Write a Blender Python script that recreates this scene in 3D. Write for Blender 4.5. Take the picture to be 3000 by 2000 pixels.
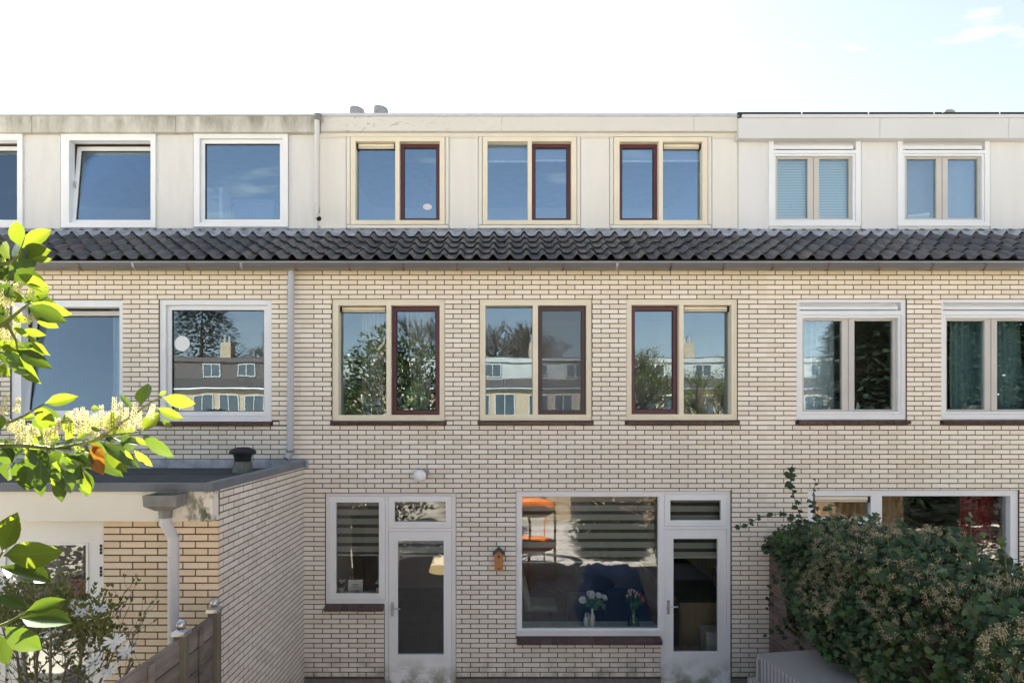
import bpy, bmesh, math, random
from math import sin, cos, pi, radians, sqrt, floor
from mathutils import Vector, Matrix, noise as mnoise

for _o in list(bpy.data.objects):
    bpy.data.objects.remove(_o, do_unlink=True)
scene = bpy.context.scene
COL = scene.collection
random.seed(7)

# ------------------------------------------------------------------ camera
FPX, VPX, VPY, DIST, EYE = 1815.0, 1462.0, 1217.0, 7.83, 3.476
cam_data = bpy.data.cameras.new("camera")
cam = bpy.data.objects.new("camera", cam_data)
COL.objects.link(cam)
cam.location = (0, -DIST, EYE)
cam.rotation_euler = (radians(90), 0, 0)
cam_data.sensor_fit = 'HORIZONTAL'
cam_data.sensor_width = 36.0
cam_data.lens = FPX / 3000.0 * 36.0
cam_data.shift_x = (1500 - VPX) / 3000.0
cam_data.shift_y = (VPY - 1000) / 3000.0
cam_data.clip_start = 0.05
cam_data.clip_end = 3000
scene.camera = cam

# ------------------------------------------------------------------ light
SUN_EL, SUN_AZ = 44.0, 27.0        # azimuth: degrees to the left of the view axis
world = bpy.data.worlds.new("World")
scene.world = world
world.use_nodes = True
wn = world.node_tree
wn.nodes.clear()
w_out = wn.nodes.new('ShaderNodeOutputWorld')
w_bg = wn.nodes.new('ShaderNodeBackground')
w_bg.inputs['Strength'].default_value = 0.05
sky = wn.nodes.new('ShaderNodeTexSky')
sky.sky_type = 'NISHITA'
sky.sun_disc = False
sky.sun_elevation = radians(SUN_EL)
sky.sun_rotation = radians(-SUN_AZ)
sky.air_density = 1.0
sky.dust_density = 0.9
sky.ozone_density = 0.5
# thin wisps of cloud over the whole sky
tc = wn.nodes.new('ShaderNodeTexCoord')
sx = wn.nodes.new('ShaderNodeSeparateXYZ')
wn.links.new(tc.outputs['Generated'], sx.inputs[0])
zadd = wn.nodes.new('ShaderNodeMath'); zadd.operation = 'ADD'; zadd.inputs[1].default_value = 0.12
wn.links.new(sx.outputs['Z'], zadd.inputs[0])
zmax = wn.nodes.new('ShaderNodeMath'); zmax.operation = 'MAXIMUM'; zmax.inputs[1].default_value = 0.05
wn.links.new(zadd.outputs[0], zmax.inputs[0])
cmb = wn.nodes.new('ShaderNodeCombineXYZ')
for k, ax in enumerate('XY'):
    dv = wn.nodes.new('ShaderNodeMath'); dv.operation = 'DIVIDE'
    wn.links.new(sx.outputs[ax], dv.inputs[0]); wn.links.new(zmax.outputs[0], dv.inputs[1])
    wn.links.new(dv.outputs[0], cmb.inputs[k])
mp = wn.nodes.new('ShaderNodeMapping')
mp.inputs['Location'].default_value = (9.3, 4.4, 0)
mp.inputs['Rotation'].default_value = (0, 0, radians(35))
mp.inputs['Scale'].default_value = (0.9, 2.1, 1)
wn.links.new(cmb.outputs[0], mp.inputs[0])
nz = wn.nodes.new('ShaderNodeTexNoise')
nz.inputs['Scale'].default_value = 3.2
nz.inputs['Detail'].default_value = 7
nz.inputs['Roughness'].default_value = 0.58
wn.links.new(mp.outputs[0], nz.inputs['Vector'])
cr = wn.nodes.new('ShaderNodeValToRGB')
cr.color_ramp.elements[0].position = 0.585
cr.color_ramp.elements[0].color = (0, 0, 0, 1)
cr.color_ramp.elements[1].position = 0.72
cr.color_ramp.elements[1].color = (0.75, 0.75, 0.75, 1)
wn.links.new(nz.outputs['Fac'], cr.inputs[0])
cmix = wn.nodes.new('ShaderNodeMix'); cmix.data_type = 'RGBA'
wn.links.new(cr.outputs['Color'], cmix.inputs['Factor'])
bw = wn.nodes.new('ShaderNodeRGBToBW'); hazemix = wn.nodes.new('ShaderNodeMix'); hazemix.data_type = 'RGBA'
hazemix.inputs['Factor'].default_value = 0.50      # high thin haze pales the blue
wn.links.new(sky.outputs[0], bw.inputs[0]); wn.links.new(sky.outputs[0], hazemix.inputs['A']); wn.links.new(bw.outputs[0], hazemix.inputs['B'])
wn.links.new(hazemix.outputs['Result'], cmix.inputs['A'])
cmix.inputs['B'].default_value = (4.2, 4.25, 4.3, 1)
wn.links.new(cmix.outputs['Result'], w_bg.inputs['Color'])
wn.links.new(w_bg.outputs[0], w_out.inputs[0])

sun_data = bpy.data.lights.new("sun", 'SUN')
sun_data.energy = 5.0
sun_data.angle = radians(0.53)
sun_data.color = (1.0, 0.945, 0.87)
sun_obj = bpy.data.objects.new("sun", sun_data)
COL.objects.link(sun_obj)
sdir = Vector((-sin(radians(SUN_AZ)) * cos(radians(SUN_EL)), cos(radians(SUN_AZ)) * cos(radians(SUN_EL)), sin(radians(SUN_EL))))
sun_obj.rotation_euler = sdir.to_track_quat('Z', 'Y').to_euler()
sun_obj.location = sdir * 60

scene.view_settings.view_transform = 'Standard'
scene.view_settings.look = 'None'
scene.view_settings.gamma = 1.0
scene.view_settings.use_curve_mapping = False
scene.view_settings.exposure = 2.8

# ------------------------------------------------------------------ pixel <-> metres
def fx(px, y):
    return (px - VPX) * (DIST + y) / FPX
def fz(py, y):
    return EYE - (py - VPY) * (DIST + y) / FPX
def P(px, py, Z):
    return Vector(((px - VPX) * Z / FPX, Z - DIST, EYE - (py - VPY) * Z / FPX))

# ------------------------------------------------------------------ mesh helpers
WLOC = {}
class MB:
    def __init__(s):
        s.v = []; s.f = []
    def quad(s, a, b, c, d):
        n = len(s.v); s.v += [tuple(a), tuple(b), tuple(c), tuple(d)]; s.f.append((n, n+1, n+2, n+3))
    def tri(s, a, b, c):
        n = len(s.v); s.v += [tuple(a), tuple(b), tuple(c)]; s.f.append((n, n+1, n+2))
    def box(s, x0, x1, y0, y1, z0, z1):
        n = len(s.v)
        s.v += [(x0,y0,z0),(x1,y0,z0),(x1,y1,z0),(x0,y1,z0),(x0,y0,z1),(x1,y0,z1),(x1,y1,z1),(x0,y1,z1)]
        s.f += [(n,n+3,n+2,n+1),(n+4,n+5,n+6,n+7),(n,n+1,n+5,n+4),(n+1,n+2,n+6,n+5),(n+2,n+3,n+7,n+6),(n+3,n,n+4,n+7)]
        return s
    def cbox(s, x0, x1, y0, y1, z0, z1, c):
        """box with chamfered front (y0) face edges"""
        n = len(s.v)
        s.v += [(x0+c,y0,z0+c),(x1-c,y0,z0+c),(x1-c,y0,z1-c),(x0+c,y0,z1-c),
                (x0,y0+c,z0),(x1,y0+c,z0),(x1,y0+c,z1),(x0,y0+c,z1),
                (x0,y1,z0),(x1,y1,z0),(x1,y1,z1),(x0,y1,z1)]
        s.f += [(n,n+1,n+2,n+3)]
        for k in range(4):
            k2 = (k+1) % 4
            s.f += [(n+4+k, n+4+k2, n+k2, n+k), (n+8+k, n+8+k2, n+4+k2, n+4+k)]
        s.f += [(n+11, n+10, n+9, n+8)]
        return s
    def tube(s, pts, rad, n=8, cap=True, flat=1.0):
        pts = [Vector(p) for p in pts]
        if not isinstance(rad, (list, tuple)): rad = [rad] * len(pts)
        base = len(s.v); up = None
        for i, p in enumerate(pts):
            d = (pts[min(i+1, len(pts)-1)] - pts[max(i-1, 0)])
            if d.length < 1e-9: d = Vector((0, 0, 1))
            d.normalize()
            if up is None:
                up = Vector((0, 0, 1)) if abs(d.z) < 0.9 else Vector((1, 0, 0))
            a = d.cross(up)
            if a.length < 1e-6: a = d.orthogonal()
            a.normalize(); b = a.cross(d); up = b
            for k in range(n):
                t = 2*pi*k/n
                q = p + a*cos(t)*rad[i] + b*sin(t)*rad[i]*flat
                s.v.append(tuple(q))
        for i in range(len(pts)-1):
            for k in range(n):
                k2 = (k+1) % n
                s.f.append((base+i*n+k, base+i*n+k2, base+(i+1)*n+k2, base+(i+1)*n+k))
        if cap:
            s.f.append(tuple(base+k for k in range(n))[::-1])
            s.f.append(tuple(base+(len(pts)-1)*n+k for k in range(n)))
        return s
    def lathe(s, prof, c, n=20):
        """prof: list of (r, z) ; c: base centre"""
        base = len(s.v)
        for r, z in prof:
            for k in range(n):
                t = 2*pi*k/n
                s.v.append((c[0]+r*cos(t), c[1]+r*sin(t), c[2]+z))
        for i in range(len(prof)-1):
            for k in range(n):
                k2 = (k+1) % n
                s.f.append((base+i*n+k, base+i*n+k2, base+(i+1)*n+k2, base+(i+1)*n+k))
        s.f.append(tuple(base+k for k in range(n))[::-1])
        s.f.append(tuple(base+(len(prof)-1)*n+k for k in range(n)))
        return s
    def ball(s, c, r, n=12, m=8, sq=1.0):
        prof = [(max(1e-4, r*sin(pi*i/m)), -r*sq*cos(pi*i/m)) for i in range(m+1)]
        return s.lathe(prof, c, n)
    def octa(s, c, r):
        n = len(s.v); x, y, z = c
        s.v += [(x+r,y,z),(x-r,y,z),(x,y+r,z),(x,y-r,z),(x,y,z+r),(x,y,z-r)]
        for a, b in ((0,2),(2,1),(1,3),(3,0)):
            s.f += [(n+a,n+b,n+4),(n+b,n+a,n+5)]
    def holes(s, x0, x1, z0, z1, yf, yb, hs):
        xs = sorted(set([x0, x1] + [min(max(h[i], x0), x1) for h in hs for i in (0, 1)]))
        zs = sorted(set([z0, z1] + [min(max(h[i], z0), z1) for h in hs for i in (2, 3)]))
        def solid(i, j):
            if i < 0 or j < 0 or i >= len(xs)-1 or j >= len(zs)-1: return False
            cx, cz = (xs[i]+xs[i+1])/2, (zs[j]+zs[j+1])/2
            return not any(h[0] < cx < h[1] and h[2] < cz < h[3] for h in hs)
        for i in range(len(xs)-1):
            for j in range(len(zs)-1):
                if not solid(i, j): continue
                a, b, c, d = xs[i], xs[i+1], zs[j], zs[j+1]
                s.quad((a,yf,c),(b,yf,c),(b,yf,d),(a,yf,d))
                s.quad((b,yb,c),(a,yb,c),(a,yb,d),(b,yb,d))
                if not solid(i-1, j): s.quad((a,yb,c),(a,yf,c),(a,yf,d),(a,yb,d))
                if not solid(i+1, j): s.quad((b,yf,c),(b,yb,c),(b,yb,d),(b,yf,d))
                if not solid(i, j-1): s.quad((a,yb,c),(b,yb,c),(b,yf,c),(a,yf,c))
                if not solid(i, j+1): s.quad((a,yf,d),(b,yf,d),(b,yb,d),(a,yb,d))
        return s
    def xf(s, fn, start=0):
        s.v[start:] = [tuple(fn(Vector(p))) for p in s.v[start:]]
        return s
    def build(s, name, mat, parent=None, smooth=False, kind=None, label=None):
        off = WLOC.get(parent.name, Vector((0,0,0))) if parent else Vector((0,0,0))
        xs = [p[0] for p in s.v]; ys = [p[1] for p in s.v]; zs = [p[2] for p in s.v]
        c = Vector(((min(xs)+max(xs))/2, (min(ys)+max(ys))/2, min(zs)))
        me = bpy.data.meshes.new(name)
        me.from_pydata([(p[0]-c.x, p[1]-c.y, p[2]-c.z) for p in s.v], [], s.f)
        if smooth:
            me.polygons.foreach_set('use_smooth', [True]*len(me.polygons))
            if smooth != 'all':
                me.set_sharp_from_angle(angle=radians(40))
        me.update()
        if mat: me.materials.append(mat)
        o = bpy.data.objects.new(name, me)
        COL.objects.link(o)
        o.location = c - off
        if parent: o.parent = parent
        WLOC[o.name] = c
        if kind: o['kind'] = kind
        if label: o['label'] = label
        return o

def tag(o, label, cat, group=None):
    o['label'] = label; o['category'] = cat
    if group: o['group'] = group
    return o
def thing(name, loc, label, cat, group=None):
    o = bpy.data.objects.new(name, None)
    COL.objects.link(o); o.location = loc
    o.empty_display_size = 0.2
    WLOC[o.name] = Vector(loc)
    return tag(o, label, cat, group)
def inst(name, mesh, parent, loc, scale=(1,1,1), rot=None, mat4=None):
    o = bpy.data.objects.new(name, mesh)
    COL.objects.link(o)
    off = WLOC.get(parent.name, Vector((0,0,0))) if parent else Vector((0,0,0))
    if mat4 is not None:
        m = mat4.copy(); m.translation = m.translation - off
        o.matrix_basis = m
    else:
        o.location = Vector(loc) - off; o.scale = scale
        if rot: o.rotation_euler = rot
    if parent: o.parent = parent
    return o
def mesh_only(mb, name, mat, smooth=False):
    me = bpy.data.meshes.new(name)
    me.from_pydata(mb.v, [], mb.f)
    if smooth:
        me.polygons.foreach_set('use_smooth', [True]*len(me.polygons))
        if smooth != 'all': me.set_sharp_from_angle(angle=radians(40))
    me.update()
    if mat: me.materials.append(mat)
    return me

# ------------------------------------------------------------------ materials
def node(nt, t, **kw):
    n = nt.nodes.new(t)
    for k, v in kw.items(): setattr(n, k, v)
    return n
def pos_noise(nt, scale, detail=4, rough=0.55, stretch=(1,1,1), src='pos'):
    if src == 'pos':
        g = node(nt, 'ShaderNodeNewGeometry'); out = g.outputs['Position']
    else:
        g = node(nt, 'ShaderNodeTexCoord'); out = g.outputs['Object']
    m = node(nt, 'ShaderNodeMapping'); m.inputs['Scale'].default_value = stretch
    nt.links.new(out, m.inputs[0])
    n = node(nt, 'ShaderNodeTexNoise')
    n.inputs['Scale'].default_value = scale; n.inputs['Detail'].default_value = detail; n.inputs['Roughness'].default_value = rough
    nt.links.new(m.outputs[0], n.inputs['Vector'])
    return n.outputs['Fac']
def ramp(nt, fac, stops):
    r = node(nt, 'ShaderNodeValToRGB')
    while len(r.color_ramp.elements) < len(stops): r.color_ramp.elements.new(0.5)
    for e, (p, c) in zip(r.color_ramp.elements, stops):
        e.position = p; e.color = (c[0], c[1], c[2], 1) if isinstance(c, (tuple, list)) else (c, c, c, 1)
    nt.links.new(fac, r.inputs[0])
    return r.outputs['Color']
def mixc(nt, fac, a, b):
    m = node(nt, 'ShaderNodeMix'); m.data_type = 'RGBA'
    for sock, val in (('Factor', fac), ('A', a), ('B', b)):
        if hasattr(val, 'is_linked') or hasattr(val, 'links'): nt.links.new(val, m.inputs[sock])
        elif sock == 'Factor': m.inputs[sock].default_value = val
        else: m.inputs[sock].default_value = (val[0], val[1], val[2], 1)
    return m.outputs['Result']
def mathn(nt, op, a, b=0.0, clamp=False):
    m = node(nt, 'ShaderNodeMath'); m.operation = op; m.use_clamp = clamp
    for k, val in enumerate((a, b)):
        if hasattr(val, 'links'): nt.links.new(val, m.inputs[k])
        else: m.inputs[k].default_value = val
    return m.outputs[0]
def rnd_id(nt):
    oi = node(nt, 'ShaderNodeObjectInfo'); g = node(nt, 'ShaderNodeNewGeometry')
    a = mathn(nt, 'ADD', oi.outputs['Random'], g.outputs['Random Per Island'])
    return mathn(nt, 'FRACT', a)
def new_mat(name):
    m = bpy.data.materials.new(name); m.use_nodes = True
    nt = m.node_tree
    return m, nt, nt.nodes['Principled BSDF']
def bump(nt, b, h, strength, dist=0.01):
    n = node(nt, 'ShaderNodeBump'); n.inputs['Strength'].default_value = strength; n.inputs['Distance'].default_value = dist
    nt.links.new(h, n.inputs['Height']); nt.links.new(n.outputs[0], b.inputs['Normal'])
def M(name, col, rough=0.6, var=0.12, scale=6, metal=0.0, bmp=0.0, bscale=80, spec=0.5, stretch=(1,1,1), col2=None, src='pos', idvar=0.0):
    m, nt, b = new_mat(name)
    f = pos_noise(nt, scale, 5, 0.6, stretch, src)
    c2 = col2 if col2 else tuple(min(1, c*(1+var)) for c in col)
    c1 = tuple(c*(1-var) for c in col)
    c = ramp(nt, f, [(0.3, c1), (0.7, c2)])
    if idvar:
        r = rnd_id(nt)
        v = mathn(nt, 'MULTIPLY_ADD', r, idvar*2); nt.nodes[-1].inputs[2].default_value = 1-idvar
        hs = node(nt, 'ShaderNodeHueSaturation'); nt.links.new(v, hs.inputs['Value']); nt.links.new(c, hs.inputs['Color'])
        c = hs.outputs[0]
    nt.links.new(c, b.inputs['Base Color'])
    b.inputs['Roughness'].default_value = rough
    b.inputs['Metallic'].default_value = metal
    b.inputs['Specular IOR Level'].default_value = spec
    if bmp:
        bump(nt, b, pos_noise(nt, bscale, 4, 0.6, stretch, src), bmp)
    return m

def brick_mat(name, c_lo, c_mid, c_hi, rough=0.75):
    m, nt, b = new_mat(name)
    r = rnd_id(nt)
    c = ramp(nt, r, [(0.0, c_lo), (0.5, c_mid), (1.0, c_hi)])
    big = pos_noise(nt, 0.9, 3, 0.5)
    c = mixc(nt, ramp(nt, big, [(0.38, 0.0), (0.7, 0.45)]), c, tuple(a*0.93*t for a, t in zip(c_mid, (1.0, 0.95, 0.92))))
    fine = pos_noise(nt, 26, 6, 0.7)
    c = mixc(nt, ramp(nt, fine, [(0.52, 0.0), (0.78, 0.55)]), c, tuple(a*0.72 for a in c_mid))
    spots = pos_noise(nt, 9, 2, 0.5)
    c = mixc(nt, ramp(nt, spots, [(0.68, 0.0), (0.76, 0.5)]), c, (c_mid[0]*0.98, c_mid[1]*0.82, c_mid[2]*0.74))
    # courses get yellower towards the gutter
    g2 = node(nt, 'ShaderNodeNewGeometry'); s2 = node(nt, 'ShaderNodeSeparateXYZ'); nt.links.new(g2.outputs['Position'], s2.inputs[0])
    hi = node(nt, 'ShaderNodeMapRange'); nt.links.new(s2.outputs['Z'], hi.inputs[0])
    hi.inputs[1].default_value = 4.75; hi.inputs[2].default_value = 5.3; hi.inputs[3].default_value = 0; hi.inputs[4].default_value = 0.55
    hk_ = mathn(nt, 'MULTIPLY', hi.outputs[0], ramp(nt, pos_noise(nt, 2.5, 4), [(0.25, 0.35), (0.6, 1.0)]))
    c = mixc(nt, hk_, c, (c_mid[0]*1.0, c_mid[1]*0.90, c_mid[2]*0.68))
    # algae film close to the ground
    g = node(nt, 'ShaderNodeNewGeometry'); s = node(nt, 'ShaderNodeSeparateXYZ'); nt.links.new(g.outputs['Position'], s.inputs[0])
    low = node(nt, 'ShaderNodeMapRange'); nt.links.new(s.outputs['Z'], low.inputs[0])
    low.inputs[1].default_value = 0.5; low.inputs[2].default_value = 0.12; low.inputs[3].default_value = 0; low.inputs[4].default_value = 0.75
    al = mathn(nt, 'MULTIPLY', low.outputs[0], ramp(nt, pos_noise(nt, 5, 4), [(0.4, 0.0), (0.65, 1.0)]))
    c = mixc(nt, al, c, (0.10, 0.12, 0.05))
    nt.links.new(c, b.inputs['Base Color'])
    b.inputs['Roughness'].default_value = rough
    b.inputs['Specular IOR Level'].default_value = 0.3
    bump(nt, b, pos_noise(nt, 140, 5, 0.7), 0.25, 0.004)
    return m

def glass_mat(name, refl=0.09, tint=(0.92, 0.95, 0.94), wob=0.02, gcol=(0.97, 0.98, 1.0)):
    m = bpy.data.materials.new(name); m.use_nodes = True
    nt = m.node_tree; nt.nodes.clear()
    out = node(nt, 'ShaderNodeOutputMaterial')
    tr = node(nt, 'ShaderNodeBsdfTransparent'); tr.inputs[0].default_value = (*tint, 1)
    gl = node(nt, 'ShaderNodeBsdfGlossy'); gl.inputs['Roughness'].default_value = 0.0
    gl.inputs['Color'].default_value = (*gcol, 1)
    fr = node(nt, 'ShaderNodeFresnel'); fr.inputs['IOR'].default_value = 1.5
    fac = mathn(nt, 'ADD', fr.outputs[0], refl - 0.04, True)
    nzf = pos_noise(nt, 2.2, 1, 0.4)
    bp = node(nt, 'ShaderNodeBump'); bp.inputs['Strength'].default_value = wob; bp.inputs['Distance'].default_value = 0.1
    nt.links.new(nzf, bp.inputs['Height']); nt.links.new(bp.outputs[0], gl.inputs['Normal'])
    mx = node(nt, 'ShaderNodeMixShader')
    nt.links.new(fac, mx.inputs[0]); nt.links.new(tr.outputs[0], mx.inputs[1]); nt.links.new(gl.outputs[0], mx.inputs[2])
    nt.links.new(mx.outputs[0], out.inputs[0])
    return m

def leaf_mat(name, top, trans, tw=0.45, rough=0.35, idvar=0.25, spec=0.5, back=None, veins=False):
    m, nt, b = new_mat(name)
    r = rnd_id(nt)
    c = ramp(nt, r, [(0.0, tuple(a*(1-idvar) for a in top)), (0.6, top), (1.0, tuple(min(1, a*(1+idvar*1.4)) for a in top))])
    f = pos_noise(nt, 30, 3)
    c = mixc(nt, ramp(nt, f, [(0.45, 0.0), (0.75, 0.35)]), c, tuple(a*0.7 for a in top))
    tmul = None
    if veins:
        tcn = node(nt, 'ShaderNodeTexCoord'); sp = node(nt, 'ShaderNodeSeparateXYZ'); nt.links.new(tcn.outputs['Object'], sp.inputs[0])
        ax = mathn(nt, 'ABSOLUTE', sp.outputs['X'])
        mid = mathn(nt, 'LESS_THAN', ax, 0.011)
        ph = mathn(nt, 'FRACT', mathn(nt, 'SUBTRACT', mathn(nt, 'MULTIPLY', sp.outputs['Y'], 11.0), mathn(nt, 'MULTIPLY', ax, 9.0)))
        sv = mathn(nt, 'MULTIPLY', mathn(nt, 'LESS_THAN', ph, 0.12), 0.45)
        vf = mathn(nt, 'MAXIMUM', mid, sv)
        c = mixc(nt, mathn(nt, 'MULTIPLY', vf, 0.6), c, tuple(min(1, a*1.9+0.03) for a in top))
        blot = ramp(nt, pos_noise(nt, 60, 3), [(0.66, 0.0), (0.72, 0.8)])
        c = mixc(nt, blot, c, (top[0]*1.2+0.02, top[1]*0.7, top[2]*0.6))
        tmul = mathn(nt, 'SUBTRACT', 1.0, mathn(nt, 'MULTIPLY', vf, 0.35))
    if back:
        g = node(nt, 'ShaderNodeNewGeometry'); c = mixc(nt, g.outputs['Backfacing'], c, back)
    nt.links.new(c, b.inputs['Base Color'])
    b.inputs['Roughness'].default_value = rough
    b.inputs['Specular IOR Level'].default_value = spec
    t = node(nt, 'ShaderNodeBsdfTranslucent')
    tcv = ramp(nt, r, [(0.0, tuple(a*0.8 for a in trans)), (1.0, trans)])
    if tmul is not None: tcv = mixc(nt, tmul, tuple(a*0.4 for a in trans), tcv)
    nt.links.new(tcv, t.inputs[0])
    mx = node(nt, 'ShaderNodeMixShader'); mx.inputs[0].default_value = tw
    nt.links.new(b.outputs[0], mx.inputs[1]); nt.links.new(t.outputs[0], mx.inputs[2])
    nt.links.new(mx.outputs[0], nt.nodes['Material Output'].inputs[0])
    return m

def stained(name, col, dirt, axis, lo, hi, rough=0.6, scale=6, stretch=(1,1,1), th=(0.45, 0.62), amount=0.85, base_var=0.05):
    """painted board with weather stains; stains fade between lo and hi along an axis of the board"""
    m, nt, b = new_mat(name)
    c = ramp(nt, pos_noise(nt, 3, 4), [(0.3, tuple(a*(1-base_var) for a in col)), (0.7, col)])
    g = node(nt, 'ShaderNodeNewGeometry'); s = node(nt, 'ShaderNodeSeparateXYZ'); nt.links.new(g.outputs['Position'], s.inputs[0])
    mr = node(nt, 'ShaderNodeMapRange'); nt.links.new(s.outputs[axis], mr.inputs[0])
    mr.inputs[1].default_value = lo; mr.inputs[2].default_value = hi; mr.inputs[3].default_value = 0; mr.inputs[4].default_value = amount
    n1 = ramp(nt, pos_noise(nt, scale, 6, 0.65, stretch), [(th[0], 0.0), (th[1], 1.0)])
    k = mathn(nt, 'MULTIPLY', mr.outputs[0], n1)
    c = mixc(nt, k, c, dirt)
    nt.links.new(c, b.inputs['Base Color']); b.inputs['Roughness'].default_value = rough
    b.inputs['Specular IOR Level'].default_value = 0.35
    bump(nt, b, pos_noise(nt, 30, 4), 0.06)
    return m

def tile_mat():
    m, nt, b = new_mat('dark_roof_tile')
    r = rnd_id(nt)
    c = ramp(nt, r, [(0.0, (0.078, 0.080, 0.088)), (0.5, (0.105, 0.106, 0.112)), (0.85, (0.13, 0.127, 0.126)), (1.0, (0.135, 0.115, 0.105))])
    c = mixc(nt, ramp(nt, pos_noise(nt, 7, 4), [(0.42, 0.0), (0.7, 0.55)]), c, (0.055, 0.056, 0.06))
    c = mixc(nt, ramp(nt, pos_noise(nt, 46, 3), [(0.66, 0.0), (0.72, 0.7)]), c, (0.16, 0.165, 0.14))
    c = mixc(nt, ramp(nt, pos_noise(nt, 3.1, 5), [(0.60, 0.0), (0.72, 0.6)]), c, (0.055, 0.06, 0.03))
    nt.links.new(c, b.inputs['Base Color'])
    rr = ramp(nt, pos_noise(nt, 11, 4), [(0.3, 0.30), (0.7, 0.52)]); nt.links.new(rr, b.inputs['Roughness'])
    bump(nt, b, pos_noise(nt, 90, 5), 0.3)
    return m

MT = {}
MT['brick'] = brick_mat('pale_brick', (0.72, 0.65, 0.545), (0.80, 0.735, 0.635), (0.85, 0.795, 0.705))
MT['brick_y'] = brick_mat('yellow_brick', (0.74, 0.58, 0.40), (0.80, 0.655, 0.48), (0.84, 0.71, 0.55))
MT['brick_r'] = brick_mat('red_brown_brick', (0.115, 0.08, 0.072), (0.16, 0.115, 0.105), (0.20, 0.15, 0.135))
MT['mortar'] = M('dark_mortar', (0.088, 0.072, 0.060), 0.95, 0.25, 14, bmp=0.3, bscale=200)
MT['mortar_l'] = M('grey_mortar', (0.20, 0.18, 0.16), 0.95, 0.2, 14, bmp=0.3, bscale=200)
MT['white'] = M('white_plastic', (0.72, 0.745, 0.77), 0.38, 0.04, 3)
MT['white2'] = stained('white_paint', (0.83, 0.83, 0.82), (0.16, 0.18, 0.09), 'Z', 0.42, 0.05, 0.45, 5, (1,1,1), (0.42, 0.6), 0.9)
MT['cream'] = M('cream_paint', (0.70, 0.64, 0.50), 0.5, 0.05, 3, bmp=0.05, bscale=60)
MT['greysash'] = M('warm_grey_sash', (0.50, 0.48, 0.45), 0.5, 0.05, 3)
MT['maroon'] = M('maroon_paint', (0.085, 0.018, 0.024), 0.38, 0.15, 4)
MT['black'] = M('black_rubber', (0.012, 0.012, 0.014), 0.55, 0.2, 6)
MT['panel_l'] = M('pale_grey_panel', (0.595, 0.60, 0.59), 0.6, 0.05, 2.2, bmp=0.05, stretch=(3, 1, 0.5))
MT['panel_c'] = M('off_white_panel', (0.665, 0.655, 0.61), 0.55, 0.035, 1.8, bmp=0.05, stretch=(4, 1, 0.4))
MT['panel_r'] = M('white_grey_panel', (0.645, 0.65, 0.645), 0.55, 0.03, 1.8, bmp=0.04, stretch=(4, 1, 0.4))
MT['fascia_l'] = stained('weathered_fascia', (0.58, 0.57, 0.53), (0.17, 0.165, 0.115), 'Z', 7.22, 7.62, 0.65, 3.2, (1.6, 1, 0.5), (0.30, 0.66), 0.9)
MT['fascia_c'] = stained('peeling_fascia', (0.615, 0.605, 0.56), (0.33, 0.31, 0.28), 'X', 0.5, -2.4, 0.6, 11, (1, 1, 2.4), (0.585, 0.65), 1.0)
MT['fascia_r'] = M('grey_white_fascia', (0.58, 0.585, 0.585), 0.5, 0.03, 1.2)
MT['fascia_a'] = stained('stained_fascia', (0.82, 0.775, 0.68), (0.075, 0.075, 0.04), 'X', -3.0, -2.50, 0.6, 9, (1.3, 1, 0.8), (0.46, 0.60), 0.95)
MT['trim'] = M('aluminium_trim', (0.55, 0.57, 0.60), 0.4, 0.1, 6, metal=0.4)
MT['tile'] = tile_mat()
MT['lead'] = M('lead_flashing', (0.36, 0.39, 0.43), 0.38, 0.35, 7, metal=0.25, bmp=0.25, bscale=25)
MT['zinc'] = stained('zinc_gutter', (0.115, 0.115, 0.118), (0.25, 0.22, 0.17), 'Z', 5.312, 5.285, 0.5, 4, (0.7, 1, 1), (0.2, 0.6), 0.9, 0.15)
MT['zinc_rim'] = M('zinc_rim', (0.27, 0.30, 0.33), 0.45, 0.15, 6, metal=0.3)
MT['bracket'] = M('painted_bracket', (0.12, 0.075, 0.06), 0.6, 0.5, 12)
MT['pvc'] = stained('grey_downpipe', (0.42, 0.45, 0.48), (0.10, 0.11, 0.08), 'Z', 1.9, 1.0, 0.45, 13, (1,1,0.6), (0.5, 0.6), 0.9)
MT['pvc_l'] = stained('pale_downpipe', (0.60, 0.595, 0.57), (0.12, 0.12, 0.10), 'Z', 6.5, 6.3, 0.5, 20, (1,1,1), (0.5, 0.62), 0.7)
MT['pvc_w'] = stained('pale_grey_downpipe', (0.62, 0.62, 0.63), (0.10, 0.11, 0.09), 'Z', 1.75, 1.35, 0.45, 16, (1,1,0.7), (0.52, 0.62), 0.85)
MT['pvc_d'] = M('grey_hopper', (0.20, 0.205, 0.19), 0.6, 0.2, 9)
MT['felt'] = M('roof_felt', (0.050, 0.055, 0.055), 0.85, 0.35, 5, bmp=0.3, bscale=120)
MT['trim_d'] = M('slate_grey_trim', (0.13, 0.15, 0.175), 0.4, 0.2, 5)
MT['sill'] = M('glazed_brown_tile', (0.055, 0.026, 0.022), 0.32, 0.3, 18, idvar=0.3, src='obj')
MT['sill_g'] = M('brown_sill_tile', (0.085, 0.052, 0.047), 0.45, 0.3, 18, idvar=0.25, src='obj')
MT['glass'] = glass_mat('window_glass', 0.12, wob=0.006, gcol=(0.70, 0.87, 1.0))
MT['glass_b'] = glass_mat('coated_glass', 0.215, (0.88, 0.93, 0.97), wob=0.004, gcol=(0.64, 0.84, 1.0))
MT['glass_g'] = glass_mat('clear_ground_floor_glass', 0.05, (0.95, 0.97, 0.96), wob=0.02)
MT['glass_v'] = glass_mat('vase_glass', 0.06, (0.75, 0.92, 0.72), wob=0.0)
MT['metal'] = M('brushed_steel', (0.55, 0.55, 0.56), 0.28, 0.05, 20, metal=0.9)
MT['galv'] = M('galvanised_steel', (0.34, 0.34, 0.33), 0.5, 0.25, 14, metal=0.5)
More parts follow.
